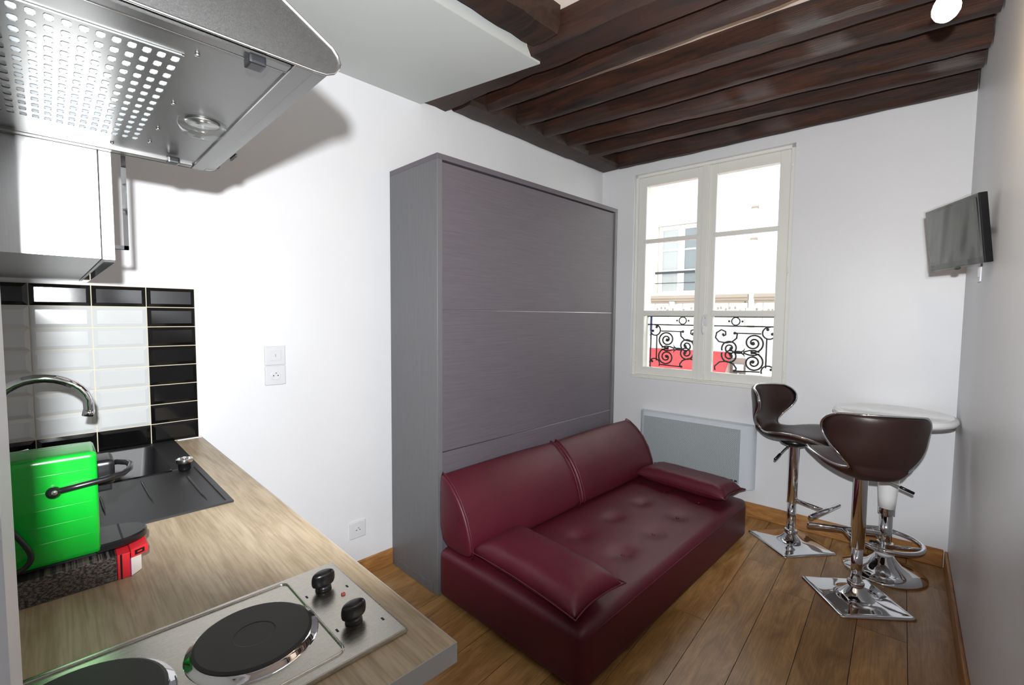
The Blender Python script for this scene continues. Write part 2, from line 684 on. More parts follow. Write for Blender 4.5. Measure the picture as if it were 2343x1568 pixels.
beam('trimmer_beam', (0.004, 1.585), (rwx(1.9)-0.004, 1.80), 0.20, 2.555, ZC, 'thick dark trimmer beam at the end of the white soffit', 'beam_wood_x', 0.008, None, 41, 0.025)
beam('side_beam', (0.85, 0.2), (0.85, 1.55), 0.17, 2.56, ZC, 'short dark beam running beside the white soffit', 'beam_wood_y', 0.007, None, 43, 0.02)
beam('ceiling_joist', (0.94, 1.14), (rwx(1.3)-0.004, 1.27), 0.10, 2.565, ZC, 'dark joist butting into the short beam by the soffit', 'beam_wood_x', 0.006, JG, 44)
beam('wall_plate_beam', (0.10, 1.70), (0.10, 3.265), 0.185, 2.556, ZC-0.002, 'dark wall plate carrying the joist ends above the cupboard', 'beam_wood_y', 0.007, None, 45, 0.02)

# ------------------------------------------------------------------ window
win = bpy.data.objects.new('window_1', None)
win.location = W0; win.rotation_euler = (0, 0, WA)
COL.objects.link(win)
struct(win, 'white painted casement window with two sashes of three panes', 'window')
m = MB()
fs0, fs1, fz0, fz1 = o_s0, o_s1, o_z0, o_z1
ft = 0.022
m.box(fs0, fs0+ft, 0.03, 0.1, fz0, fz1, 0.003, 1)
m.box(fs1-ft-0.008, fs1, 0.03, 0.1, fz0, fz1, 0.003, 1)
m.box(fs0, fs1, 0.03, 0.1, fz1-ft, fz1, 0.003, 1)
m.box(fs0, fs1, 0.03, 0.1, fz0, fz0+0.018, 0.003, 1)
m.build('window_frame', 'white_gloss_paint', win)
m = MB(); m.box(fs0, fs1, -0.006, 0.03, fz0-0.004, fz0+0.012, 0.003, 1)
m.build('window_sill', 'white_gloss_paint', win)
def sash(s0, s1, g0, g1, lab):
    mm = MB()
    n0, n1 = 0.042, 0.085
    mm.box(s0, g0, n0, n1, 0.911, 2.471, 0.004, 1)
    mm.box(g1, s1, n0, n1, 0.911, 2.471, 0.004, 1)
    mm.box(g0-0.002, g1+0.002, n0, n1, 0.911, 0.976, 0.004, 1)
    mm.box(g0-0.002, g1+0.002, n0, n1, 2.400, 2.471, 0.004, 1)
    sh = mm.build('sash', 'white_gloss_paint', win)
    sh['label'] = lab
    for za, zb in ((1.955, 1.986), (1.383, 1.426)):
        q = MB(); q.box(g0-0.014, g1+0.014, n0-0.004, n1-0.006, za, zb, 0.005, 1)
        q.build('glazing_bar', 'white_gloss_paint', sh)
    for za, zb in ((0.976, 1.383), (1.426, 1.955), (1.986, 2.400)):
        q = MB(); q.box(g0-0.003, g1+0.003, 0.063, 0.066, za-0.003, zb+0.003)
        q.build('glass_pane', 'window_glass', sh)
sash(0.305, 0.806, 0.372, 0.762, 'left sash with three panes')
sash(0.840, 1.357, 0.899, 1.291, 'right sash with three panes')
m = MB(); m.box(0.800, 0.848, 0.030, 0.088, 0.911, 2.471, 0.006, 2); m.build('meeting_stile', 'white_gloss_paint', win)
hd = MB(); hd.box(0.836, 0.866, 0.024, 0.032, 1.315, 1.395, 0.004, 2)
hdo = hd.build('handle_plate', 'white_plastic', win)
hd = MB()
hd.tube([(0.845, 0.024, 1.372), (0.845, 0.005, 1.372), (0.844, -0.004, 1.36), (0.842, -0.004, 1.31), (0.843, 0.0, 1.27), (0.85, 0.0, 1.252)], [0.009, 0.009, 0.009, 0.008, 0.007, 0.006], 10)
hd.build('handle_lever', 'white_plastic', hdo, True)
for s in (0.298, 1.366):
    for z in (2.357, 1.679, 1.004):
        q = MB(); q.lathe([(0.006, z-0.028), (0.008, z-0.024), (0.008, z-0.002), (0.006, z), (0.008, z+0.002), (0.008, z+0.024), (0.006, z+0.028)], 10, s, 0.036)
        q.build('hinge', 'white_gloss_paint', win, True)
q = MB(); q.box(0.84, 0.86, 0.028, 0.032, 0.925, 0.955, 0.002, 1); q.build('catch_plate', 'white_gloss_paint', win)

# wrought iron guard outside
gr = thing('window_guard_rail', 'black wrought iron scroll guard outside the window', 'railing', W0, WA)
NN = 0.165
def gt(pts, r=0.006, name='scroll', closed=False, seg=6):
    q = MB(); q.tube([(s, NN, z) for s, z in pts], r, seg, closed)
    return q.build(name, 'black_iron', gr, True)
def spiral(cx, cz, R, a0, turns, sgn, inner=0.12, npt=44):
    return [(cx+R*(1-(1-inner)*t)*math.cos(a0+sgn*2*PI*turns*t), cz+R*(1-(1-inner)*t)*math.sin(a0+sgn*2*PI*turns*t)) for t in [i/npt for i in range(npt+1)]]
def ball(s, z, r=0.011):
    q = MB(); q.sphere((s, NN, z), r, 10, 8, (1, 0.7, 1)); q.build('scroll_boss', 'black_iron', gr, True)
q = MB(); q.box(0.345, 1.322, NN-0.016, NN+0.016, 1.376, 1.396, 0.003, 1); q.build('top_rail', 'black_iron', gr)
q = MB(); q.box(0.352, 1.322, NN-0.006, NN+0.006, 1.308, 1.318); q.build('rail', 'black_iron', gr)
q = MB(); q.box(0.352, 1.322, NN-0.006, NN+0.006, 0.955, 0.965); q.build('rail', 'black_iron', gr)
CS = 0.831
for sg in (1, -1):
    X = (lambda s: s) if sg == 1 else (lambda s: 2*CS-s)
    fx = lambda pts: [(X(s), z) for s, z in pts]
    q = MB(); q.box(min(X(0.378), X(0.386)), max(X(0.378), X(0.386)), NN-0.006, NN+0.006, 0.946, 1.376); q.build('upright', 'black_iron', gr)
    gt(fx([(0.432, 1.02), (0.432, 1.228)]), 0.0055, 'upright')
    gt(fx([(0.468, 1.262), (0.63, 1.262)]), 0.0055, 'rail')
    gt(fx([(0.468, 0.99), (0.63, 0.985)]), 0.0055, 'rail')
    # ring between the rails
    gt(fx([(0.638+0.028*math.cos(a*PI/12), 1.348+0.028*math.sin(a*PI/12)) for a in range(24)]), 0.005, 'ring', True)
    for d in (-0.045, 0.045):
        ball(X(0.638+d), 1.348, 0.008)
    # corner scrolls
    gt(fx([(0.418+0.042*math.cos(a), 1.268+0.042*math.sin(a)) for a in [(-2.6+4.3*i/20) for i in range(21)]]), 0.006)
    ball(X(0.428), 1.293, 0.011); ball(X(0.398), 1.262, 0.011)
    gt(fx([(0.418+0.042*math.cos(a), 0.995+0.042*math.sin(a)) for a in [(-0.4+3.4*i/20) for i in range(21)]]), 0.006)
    ball(X(0.398), 1.012, 0.010)
    # big volutes, upper and lower
    up = [(0.455+0.0, 1.15), (0.448, 1.19)] 
    gt(fx(spiral(0.515, 1.195, 0.066, -2.2, 2.05, -1, 0.10)), 0.0066)
    gt(fx([(0.515+0.066*math.cos(a), 1.195+0.066*math.sin(a)) for a in [(-2.2-0.0+0.9*i/8) for i in range(9)]]), 0.0066)
    gt(fx(spiral(0.513, 1.055, 0.066, 2.2, 2.05, 1, 0.10)), 0.0066)
    gt(fx([(0.513+0.066*math.cos(a), 1.055+0.066*math.sin(a)) for a in [(2.2-0.9*i/8) for i in range(9)]]), 0.0066)
    ball(X(0.518), 1.193, 0.012); ball(X(0.516), 1.058, 0.012)
    gt(fx([(0.475, 1.13), (0.505, 1.142), (0.54, 1.140), (0.58, 1.126)]), 0.006)
    gt(fx([(0.475, 1.118), (0.505, 1.106), (0.54, 1.107), (0.58, 1.120)]), 0.006)
    # leaf spear
    q = MB(); q.sphere((X(0.612), NN, 1.123), 0.014, 8, 6, (2.0, 0.6, 0.9)); q.build('leaf_boss', 'black_iron', gr, True)
    gt(fx([(0.60, 1.123), (0.575, 1.140), (0.572, 1.158)]), [0.006, 0.005, 0.001])
    gt(fx([(0.60, 1.123), (0.575, 1.106), (0.572, 1.088)]), [0.006, 0.005, 0.001])
    # central volutes
    gt(fx(spiral(0.672, 1.150, 0.058, -0.35, 1.9, 1, 0.12)), 0.0066)
    gt(fx(spiral(0.672, 1.096, 0.058, 0.35, 1.9, -1, 0.12)), 0.0066)
    ball(X(0.664), 1.150, 0.011); ball(X(0.664), 1.096, 0.011)
    # C scroll reaching to the middle
    gt(fx([(0.638, 1.266), (0.625, 1.255), (0.628, 1.225), (0.66, 1.196), (0.70, 1.188), (0.75, 1.196), (0.775, 1.225), (0.768, 1.262), (0.735, 1.285), (0.705, 1.272), (0.703, 1.248), (0.722, 1.238)]), 0.0066)
    ball(X(0.642), 1.262, 0.011); ball(X(0.722), 1.25, 0.010)
    gt(fx([(0.628, 0.985), (0.624, 1.005), (0.645, 1.035), (0.69, 1.052), (0.74, 1.045), (0.775, 1.01), (0.772, 0.98)]), 0.0066)
    ball(X(0.638), 0.985, 0.010)

# ------------------------------------------------------------------ outside: house across the street
D = 6.5
bld = thing('house_across_street', 'white house front across the street seen through the window', 'building', wl(0, D, -4.0), WA)
ZO = 4.0
m = MB(); m.box(-9, 9, 0.12, 0.5, 0.0, 13.0); m.build('wall', 'white_facade', bld)
def facade(name, mat, s0, s1, z0, z1, n0, n1, bev=0.0, parent=bld):
    q = MB(); q.box(s0, s1, n0, n1, z0+ZO, z1+ZO, bev, 1); return q.build(name, mat, parent)
# wall face with the window opening
for a in ((-9, -2.30, -4, 9), (-1.19, 9, -4, 9), (-2.30, -1.19, 3.37, 9), (-2.30, -1.19, -4, 1.86)):
    facade('wall', 'white_facade', a[0], a[1], a[2], a[3], 0.0, 0.12)
fw = facade('window', 'white_facade', -2.26, -1.23, 1.87, 3.36, 0.10, 0.13)
for s0, s1 in ((-2.26, -2.185), (-1.84, -1.70), (-1.30, -1.23)):
    facade('window_stile', 'white_facade', s0, s1, 1.87, 3.36, 0.06, 0.11, 0.004, fw)
for z0, z1 in ((1.87, 1.94), (2.37, 2.40), (2.815, 2.85), (3.27, 3.36)):
    facade('window_bar', 'white_facade', -2.2, -1.29, z0, z1, 0.065, 0.108, 0.004, fw)
for (s0, s1, mt) in ((-2.19, -1.83, 'grey_glazing'), (-1.71, -1.29, 'dark_glazing')):
    for z0, z1 in ((1.935, 2.375), (2.395, 2.82), (2.845, 3.275)):
        facade('pane', mt, s0, s1, z0, z1, 0.082, 0.098, 0, fw)
for z in (2.34, 2.11):
    facade('guard_bar', 'black_iron', -2.31, -1.18, z-(0.025 if z > 2.2 else 0.008), z+(0.025 if z > 2.2 else 0.008), -0.03, 0.0)
facade('window_ledge', 'white_facade', -2.37, -1.1, 1.835, 1.87, -0.08, 0.06)
for (s0, s1) in ((-2.37, -0.375), (-0.265, 3.0)):
    facade('cornice', 'beige_stone', s0, s1, 1.77, 1.835, -0.14, 0.0)
    facade('cornice', 'beige_stone', s0, s1, 1.715, 1.77, -0.11, 0.0)
    facade('cornice', 'beige_stone', s0, s1, 1.665, 1.715, -0.07, 0.0)
q = MB(); q.lathe([(0.055, -4+ZO), (0.055, 3.5+ZO)], 14, -0.32, -0.06)
q.build('downpipe', 'white_facade', bld, True)
q = MB(); q.tube([(-0.32, -0.06, 3.48+ZO), (-0.31, -0.06, 3.56+ZO), (-0.22, -0.06, 3.63+ZO), (-0.13, -0.02, 3.70+ZO)], [0.055, 0.055, 0.05, 0.05], 12)
q.build('pipe_elbow', 'white_facade', bld, True)
for z in (3.5, 2.9, 1.2):
    q = MB(); q.lathe([(0.066, z-0.02+ZO), (0.066, z+0.02+ZO)], 14, -0.32, -0.06); q.build('pipe_collar', 'beige_stone', bld, True)
rs = random.Random(5)
for i in range(34):
    s = -2.25+0.085*i
    q = MB(); q.sphere((s+rs.uniform(-.02, .02), -0.004, 1.52+rs.uniform(-.05, .05)+ZO), 0.022, 6, 5, (1, 0.4, 1.3)); q.build('frieze_boss', 'beige_stone', bld, True)
for i in range(9):
    facade('frieze_joint', 'beige_stone', -2.3+0.31*i, -2.294+0.31*i, 1.2, 1.665, -0.006, 0.0)
for i, (s, z, lab) in enumerate(((-1.874, 1.655, 'small white wall lamp under the arch of the far cornice'), (-0.43, 1.61, 'small white wall lamp beside the far downpipe'))):
    t = thing('wall_lamp', lab, 'lamp', wl(s, D-0.09, z), WA, 'small lamps on the house across')
    q = MB(); q.box(-0.05, 0.05, -0.05, 0.05, -0.05, 0.05, 0.01, 2); q.build('lamp_head', 'white_plastic', t)
    q = MB(); q.tube([(0, 0.0, 0.05), (0.0, 0.03, 0.08), (0.0, 0.088, 0.09)], 0.009, 6); q.build('bracket', 'black_iron', t, True)
aw = thing('shop_awning', 'red shop awning across the street below the guard', 'awning', wl(0, D, 0), WA)
q = MB(); q.prism([(-0.005, 0.67), (-0.005, 0.60), (-1.2, -0.5), (-1.2, -0.43)], -2.9, -0.68, 0); q.build('awning_cloth', 'red_awning', aw)
q = MB(); q.box(-2.9, -0.68, -1.22, -1.2, -0.7, -0.43); q.build('awning_valance', 'red_awning', aw)
fl2 = thing('flood_light', 'white floodlight on a grey panel beside the red awning', 'lamp', wl(-0.5, D, 0.2), WA)
q = MB(); q.box(-0.17, 0.14, -0.05, -0.001, -0.3, 0.36); q.build('backing_panel', 'grey_shade', fl2)
q = MB(); q.box(-0.09, 0.09, -0.16, -0.05, 0.10, 0.24, 0.02, 2); q.build('lamp_head', 'white_plastic', fl2)
q = MB(); q.tube([(-0.16, -0.1, -0.10), (0.02, -0.1, 0.05)], 0.035, 8); q.build('lamp_arm', 'white_plastic', fl2, True)
bs = thing('blue_sign', 'narrow blue sign at the left end of the far cornice', 'sign', wl(-2.46, D-0.001, 0.95), WA)
q = MB(); q.box(-0.12, 0.11, -0.06, 0, 0, 0.48, 0.006, 1); q.build('sign_panel', 'blue_sign', bs)
q = MB(); q.box(-0.10, 0.09, -0.066, -0.06, 0.03, 0.10); q.build('sign_border', 'white_card', bs)
m = MB(); m.box(-12, 14, 0.2, D+0.4, -4.2, -4.0)
st = m.build('street', 'asphalt'); st.location = W0; st.rotation_euler = (0, 0, WA)
struct(st, 'street below the window', 'street')

# ------------------------------------------------------------------ wall bed cupboard
cb = thing('folding_bed_cupboard', 'tall dark grey folding bed cupboard behind the sofa', 'cupboard', (0.0, 1.298, 0))
CW, CD, CH = 1.556, 0.422, 2.131
m = MB(); m.box(0.002, CD, 0, 0.03, 0.0, CH-0.026, 0.0015, 1); m.build('side_panel', 'grey_laminate_side', cb)
m = MB(); m.box(0.002, CD, CW-0.03, CW, 0.0, CH-0.026, 0.0015, 1); m.build('side_panel', 'grey_laminate_side', cb)
m = MB(); m.box(0.002, CD, 0, CW, CH-0.026, CH, 0.0015, 1); m.build('top_panel', 'grey_laminate_front', cb)
m = MB(); m.box(0.002, 0.02, 0.03, CW-0.03, 0.0, CH-0.026); m.build('back_panel', 'grey_laminate_front', cb)
for nm, z0, z1 in (('upper_front', 1.404, CH-0.034), ('middle_front', 0.710, 1.399), ('lower_front', 0.02, 0.705)):
    q = MB(); q.box(CD-0.030, CD-0.008, 0.034, CW-0.034, z0, z1, 0.0012, 1); q.build(nm, 'grey_laminate_front', cb)
for z0, z1 in ((1.3995, 1.4035), (0.7055, 0.7095)):
    q = MB(); q.box(CD-0.028, CD-0.0085, 0.034, CW-0.034, z0, z1); q.build('joint_strip', 'satin_metal', cb)
m = MB(); m.box(0.03, 0.38, -0.004, 0.0, 0.002, 0.045); m.build('plinth_strip', 'grey_laminate_side', cb)

# ------------------------------------------------------------------ sofa
def rbox_bulge(x0, x1, y0, y1, z0, z1, nx, ny, top, rad, dim=None):
    """soft box: grid on all sides via subdivided cube, rounded, with a bulged top"""
    b = bmesh.new()
    bmesh.ops.create_cube(b, size=2)
    bmesh.ops.subdivide_edges(b, edges=b.edges, cuts=nx, use_grid_fill=True)
    cx, cy, cz = (x0+x1)/2, (y0+y1)/2, (z0+z1)/2
    hx, hy, hz = (x1-x0)/2, (y1-y0)/2, (z1-z0)/2
    for v in b.verts:
        p = Vector((v.co.x*hx, v.co.y*hy, v.co.z*hz))
        q = Vector((max(-hx+rad, min(hx-rad, p.x)), max(-hy+rad, min(hy-rad, p.y)), max(-hz+rad, min(hz-rad, p.z))))
        d = p-q
        if d.length > 1e-9:
            p = q+d.normalized()*rad
        u, w = v.co.x, v.co.y
        if v.co.z > 0:
            p.z += top*(1-u*u)*(1-w**4)*v.co.z
            if dim and v.co.z > 0.9:
                for (tx, ty) in dim:
                    d2 = (p.x+cx-tx)**2+(p.y+cy-ty)**2
                    p.z -= 0.020*math.exp(-d2/0.0022)
        v.co = p+Vector((cx, cy, cz))
    return b
tuf = [(0.875, 2.452), (0.868, 2.157), (0.865, 1.854), (1.103, 2.445), (1.104, 2.164), (1.102, 1.869), (0.87, 1.56), (1.10, 1.58), (0.875, 2.75), (1.10, 2.74)]
sf = thing('sofa', 'low burgundy leather sofa base in front of the cupboard', 'sofa', (0, 0, 0))
m = MB(); m.join(rbox_bulge(0.432, 1.29, 1.288, 3.03, 0.012, 0.252, 40, 40, 0.022, 0.04, tuf)); m.build('mattress', 'burgundy_leather', sf, True)
for x, y in tuf:
    q = MB(); q.sphere((x, y, 0.252), 0.009, 10, 6, (1, 1, 0.5)); q.build('tuft_button', 'burgundy_leather', sf, True)
for x in (0.52, 1.20):
    for y in (1.38, 2.94):
        q = MB(); q.lathe([(0.022, 0), (0.025, 0.02)], 12, x, y); q.build('foot', 'black_plastic', sf, True)
m = MB(); m.tube([(1.286, 1.34, 0.222), (1.29, 2.15, 0.226), (1.286, 2.98, 0.222)], 0.003, 6); m.build('seam', 'burgundy_leather', sf, True)

def backcushion(name, y0, y1, label, bend=0.0):
    prof = [(0.436, 0.262), (0.434, 0.43), (0.436, 0.585), (0.446, 0.612), (0.475, 0.603), (0.53, 0.565), (0.585, 0.510), (0.63, 0.440), (0.660, 0.360), (0.674, 0.300), (0.664, 0.268), (0.56, 0.262)]
    b = bmesh.new()
    n = 13
    rings = []
    ccx = sum(p[0] for p in prof)/len(prof); ccz = sum(p[1] for p in prof)/len(prof)
    ys = [0, 0.006, 0.02, 0.06] + [0.06+(y1-y0-0.12)*i/n for i in range(1, n)] + [y1-y0-0.06, y1-y0-0.02, y1-y0-0.006, y1-y0]
    for k, y in enumerate(ys):
        e = min(y, (y1-y0)-y)
        sc_ = 1.0 if e > 0.02 else (0.965+0.035*math.sqrt(max(0, 1-(1-e/0.02)**2)))
        puff = 0.006*math.sin(PI*y/(y1-y0))
        rings.append([b.verts.new((ccx+(x-ccx)*sc_+(puff if x > 0.5 else 0), y0+y, max(0.262, ccz+(z-ccz)*sc_)+(puff if z > 0.3 else 0))) for x, z in prof])
    np_ = len(prof)
    for A, B in zip(rings[:-1], rings[1:]):
        for i in range(np_):
            b.faces.new((A[i], A[(i+1) % np_], B[(i+1) % np_], B[i]))
    for ring in (rings[0], rings[-1]):
        c = b.verts.new(Vector((ccx, ring[0].co.y+(-0.006 if ring is rings[0] else 0.006), ccz)))
        for i in range(np_):
            b.faces.new((ring[i], ring[(i+1) % np_], c))
    bmesh.ops.recalc_face_normals(b, faces=b.faces)
    t = thing(name, label, 'cushion', (0, 0, 0.007), 0, 'back bolsters of the burgundy sofa')
    mm = MB(); mm.join(b); mm.build('cover', 'burgundy_leather', t, True, 1)
    for y in (y0+0.012, y1-0.012):
        pts = [(x+0.003, y, z+0.003) for x, z in prof[2:11]]
        q = MB(); q.tube(pts, 0.0035, 6); q.build('piping', 'burgundy_leather', t, True)
    # small gathered stitches along the piping
    for yy, sg in ((y0+0.012, 1), (y1-0.012, -1)):
        for k in range(2, 10):
            for f in (0.0, 0.5):
                if k == 9 and f > 0: continue
                a, c = prof[k], prof[min(k+1, 10)]
                x = a[0]+(c[0]-a[0])*f; z = a[1]+(c[1]-a[1])*f
                q = None
    return t
backcushion('back_bolster', 1.297, 2.128, 'burgundy back bolster at the counter end of the sofa')
backcushion('back_bolster', 2.150, 2.995, 'burgundy back bolster at the radiator end of the sofa')

def pillow(name, c, lx, ly, h, rz, label, tilt=(0, 0)):
    b = bmesh.new()
    nx, ny = 24, 12
    top, bot = [], []
    r = random.Random(sum(map(ord, label)))
    for i in range(nx+1):
        ct, cb_ = [], []
        for j in range(ny+1):
            u, v = 2*i/nx-1, 2*j/ny-1
            k = (1-abs(u)**7)*(1-abs(v)**4.5)
            pin = 1-0.07*(1-v*v)*abs(u)**4
            piny = 1-0.10*(1-u*u)*abs(v)**4
            x = u*lx/2*pin; y = v*ly/2*piny
            wob = 0.006*math.sin(9*u+3*v)*math.cos(7*v)*(1-k) + r.uniform(-.0012, .0012)
            zt = h*(0.42+0.58*k**0.62) if k > 0 else h*0.42
            zb = h*(0.42-0.42*k**0.6) if k > 0 else h*0.42
            edge = (i in (0, nx) or j in (0, ny))
            vt = b.verts.new((x, y, (zt if not edge else h*0.42)+wob))
            ct.append(vt)
            cb_.append(vt if edge else b.verts.new((x, y, zb)))
        top.append(ct); bot.append(cb_)
    for i in range(nx):
        for j in range(ny):
            b.faces.new((top[i][j], top[i+1][j], top[i+1][j+1], top[i][j+1]))
            f = (bot[i][j], bot[i][j+1], bot[i+1][j+1], bot[i+1][j])
            if len(set(f)) == 4:
                try:
                    b.faces.new(f)
                except ValueError:
                    pass
    bmesh.ops.recalc_face_normals(b, faces=b.faces)
    t = thing(name, label, 'cushion', c, rz, 'arm cushions on the burgundy sofa')
    t.rotation_euler = (tilt[0], tilt[1], rz)
    mm = MB(); mm.join(b); o = mm.build('cover', 'burgundy_leather', t, True, 1)
    pts = [top[i][0].co if False else None for i in range(1)]
    ed = []
    for i in range(nx+1): ed.append((2*i/nx-1, -1))
    for j in range(1, ny+1): ed.append((1, 2*j/ny-1))
    for i in range(nx-1, -1, -1): ed.append((2*i/nx-1, 1))
    for j in range(ny-1, 0, -1): ed.append((-1, 2*j/ny-1))
    P = []
    for u, v in ed:
        P.append((u*lx/2*(1-0.07*(1-v*v)*abs(u)**4), v*ly/2*(1-0.10*(1-u*u)*abs(v)**4), h*0.42))
    q = MB(); q.tube(P, 0.0035, 6, True); q.build('piping', 'burgundy_leather', t, True)
    return t
pillow('arm_cushion', (0.975, 1.437, 0.274), 0.63, 0.30, 0.115, math.radians(-4), 'burgundy arm cushion lying at the counter end of the sofa', (math.radians(4), 0))
pillow('arm_cushion', (0.968, 2.872, 0.274), 0.61, 0.29, 0.11, math.radians(-3), 'burgundy arm cushion lying at the radiator end of the sofa', (math.radians(-2), 0))

# ------------------------------------------------------------------ radiator
rd = thing('electric_radiator', 'pale grey electric panel radiator under the window', 'radiator', wl(0.405, 0, 0.203), WA)
RWI, RH = 0.823, 0.44
prof = [(0, -0.002), (0.0, -0.03), (0.006, -0.052), (0.02, -0.068), (0.045, -0.078), (0.09, -0.082), (RWI-0.09, -0.082), (RWI-0.045, -0.078), (RWI-0.02, -0.068), (RWI-0.006, -0.052), (RWI, -0.03), (RWI, -0.002)]
m = MB(); m.prism(prof, 0, RH, 2); m.build('casing', 'radiator_enamel', rd, 'auto', angle=50)
m = MB(); m.box(0.045, RWI-0.085, -0.0855, -0.081, 0.035, RH-0.032); m.build('front_grille', 'perforated_grille', rd)
m = MB(); m.box(0.04, RWI-0.08, -0.086, -0.082, 0.028, 0.035, 0.001, 1); m.box(0.04, RWI-0.08, -0.086, -0.082, RH-0.032, RH-0.027, 0.001, 1)
m.build('grille_lip', 'radiator_enamel', rd)
for k in range(26):
    q = MB(); q.box(0.06+k*0.026, 0.078+k*0.026, -0.0862, -0.0845, 0.043, 0.056); q.build('outlet_slot', 'dark_slot', rd)

# ------------------------------------------------------------------ bar stools
def spline(rows, n):
    out = []
    k = len(rows)
    for i in range(n+1):
        t = i/n*(k-1)
        a = min(int(t), k-2); f = t-a
        p = [rows[max(0, min(k-1, a+d))] for d in (-1, 0, 1, 2)]
        out.append(tuple(0.5*(2*p[1][c]+(-p[0][c]+p[2][c])*f+(2*p[0][c]-5*p[1][c]+4*p[2][c]-p[3][c])*f*f+(-p[0][c]+3*p[1][c]-3*p[2][c]+p[3][c])*f**3) for c in range(len(rows[0]))))
    return out

def make_stool(name, label):
    t = thing(name, label, 'bar stool', (0, 0, 0), 0, 'brown bar stools at the high table')
    # base plate: square foot flaring to the column
    b = bmesh.new()
    n = 28
    S = 0.170
    g = []
    for i in range(n+1):
        row = []
        for j in range(n+1):
            x, y = (2*i/n-1)*S, (2*j/n-1)*S
            # round the corners
            cx_, cy_ = max(abs(x)-(S-0.02), 0), max(abs(y)-(S-0.02), 0)
            d = math.hypot(cx_, cy_)
            if d > 0.02:
                s = 0.02/d
                x = math.copysign(S-0.02+cx_*s, x); y = math.copysign(S-0.02+cy_*s, y)
            r = math.hypot(x, y); mx = max(abs(x), abs(y))
            e = (r*0.6+mx*0.4)/S
            z = 0.010+0.012*max(0, 1-e)+0.062*math.exp(-(r/0.052)**2)
            if i in (0, n) or j in (0, n):
                z = 0.005
            row.append(b.verts.new((x, y, z)))
        g.append(row)
    for i in range(n):
        for j in range(n):
            b.faces.new((g[i][j], g[i+1][j], g[i+1][j+1], g[i][j+1]))
    rim = [g[i][0] for i in range(n+1)]+[g[n][j] for j in range(1, n+1)]+[g[i][n] for i in range(n-1, -1, -1)]+[g[0][j] for j in range(n-1, 0, -1)]
    low = [b.verts.new((v.co.x, v.co.y, 0)) for v in rim]
    for i in range(len(rim)):
        j = (i+1) % len(rim)
        b.faces.new((rim[i], rim[j], low[j], low[i]))
    b.faces.new(low)
    bmesh.ops.recalc_face_normals(b, faces=b.faces)
    mm = MB(); mm.join(b)
    base = mm.build('base', 'chrome', t, True)
    base.rotation_euler = (0, 0, 0)
    mm = MB(); mm.lathe([(0.034, 0.066), (0.036, 0.072), (0.036, 0.082), (0.032, 0.088)], 28); mm.build('base_ring', 'chrome', t, True)
    mm = MB(); mm.lathe([(0.0235, 0.07), (0.0235, 0.262)], 28); mm.build('lower_tube', 'chrome', t, True)
    mm = MB(); mm.lathe([(0.026, 0.255), (0.0285, 0.258), (0.0285, 0.615)], 28); mm.build('column', 'chrome', t, 'auto')
    # footrest
    fz = 0.275
    mm = MB(); mm.tube([(0.02, 0, fz), (0.17, 0, fz-0.008)], 0.011, 12); fr = mm.build('footrest_arm', 'chrome', t, True)
    mm = MB(); mm.tube([(0.182, -0.165, fz-0.008), (0.182, -0.16, fz-0.008), (0.182, 0.16, fz-0.008), (0.182, 0.165, fz-0.008)], [0.008, 0.0135, 0.0135, 0.008], 12); mm.build('footrest_bar', 'chrome', t, True)
    # lever
    mm = MB(); mm.tube([(0.0, -0.025, 0.607), (0.0, -0.085, 0.607), (0.0, -0.115, 0.596), (0.0, -0.205, 0.556)], 0.0048, 8); lv = mm.build('height_lever', 'chrome', t, True)
    mm = MB(); mm.tube([(0.0, -0.158, 0.577), (0.0, -0.212, 0.553)], 0.0072, 10); mm.build('lever_grip', 'black_plastic', lv, True)
    # seat shell rows: x, z, half width, wrap, thickness
    Z = 0.62
    rows = [(0.215, 0.030, 0.055, 0.0, .5), (0.207, 0.042, 0.115, 0.0, .8), (0.175, 0.058, 0.170, 0.0, 1), (0.11, 0.070, 0.205, 0.0, 1), (0.03, 0.068, 0.208, 0.0, 1),
            (-0.05, 0.058, 0.185, 0.0, 1), (-0.115, 0.056, 0.140, 0.05, 1), (-0.158, 0.068, 0.108, 0.12, .95), (-0.184, 0.096, 0.118, 0.3, .9), (-0.200, 0.136, 0.152, 0.6, .85),
            (-0.212, 0.184, 0.186, 0.85, .85), (-0.221, 0.232, 0.205, 1.0, .8), (-0.228, 0.276, 0.210, 1.0, .75), (-0.233, 0.308, 0.196, 0.97, .65), (-0.236, 0.326, 0.168, 0.9, .4)]
    R = spline(rows, 42)
    nc = 18
    b = bmesh.new()
    topg, botg = [], []
    cen = [Vector((r[0], 0, r[1])) for r in R]
    for i, (x, z, hw, wr, th) in enumerate(R):
        tg = (cen[min(i+1, len(R)-1)]-cen[max(i-1, 0)]).normalized()
        nrm = Vector((tg.z, 0, -tg.x))       # points up for seat (travelling to -x), forward for back
        rt, rb = [], []
        for j in range(nc+1):
            v = 2*j/nc-1
            y = v*hw
            q = (y/0.21)**2
            p = Vector((x+0.115*wr*q, y, z + (0.022*q if wr < 0.2 else 0.0)*(1-wr*5 if wr < 0.2 else 0) - 0.012*wr*q))
            nn = (nrm+Vector((0, -1.0*wr*v*0.55, 0))).normalized()
            k = max(0.0, 1-abs(v)**3)**0.6
            rt.append(b.verts.new(p+nn*(0.022*k*th)))
            rb.append(rt[-1] if j in (0, nc) else b.verts.new(p-nn*((0.046 if wr < 0.3 else 0.024)*k*th)))
        topg.append(rt); botg.append(rb)
    NR = len(R)
    for i in range(NR-1):
        for j in range(nc):
            b.faces.new((topg[i][j], topg[i][j+1], topg[i+1][j+1], topg[i+1][j]))
            b.faces.new((botg[i][j], botg[i+1][j], botg[i+1][j+1], botg[i][j+1]))
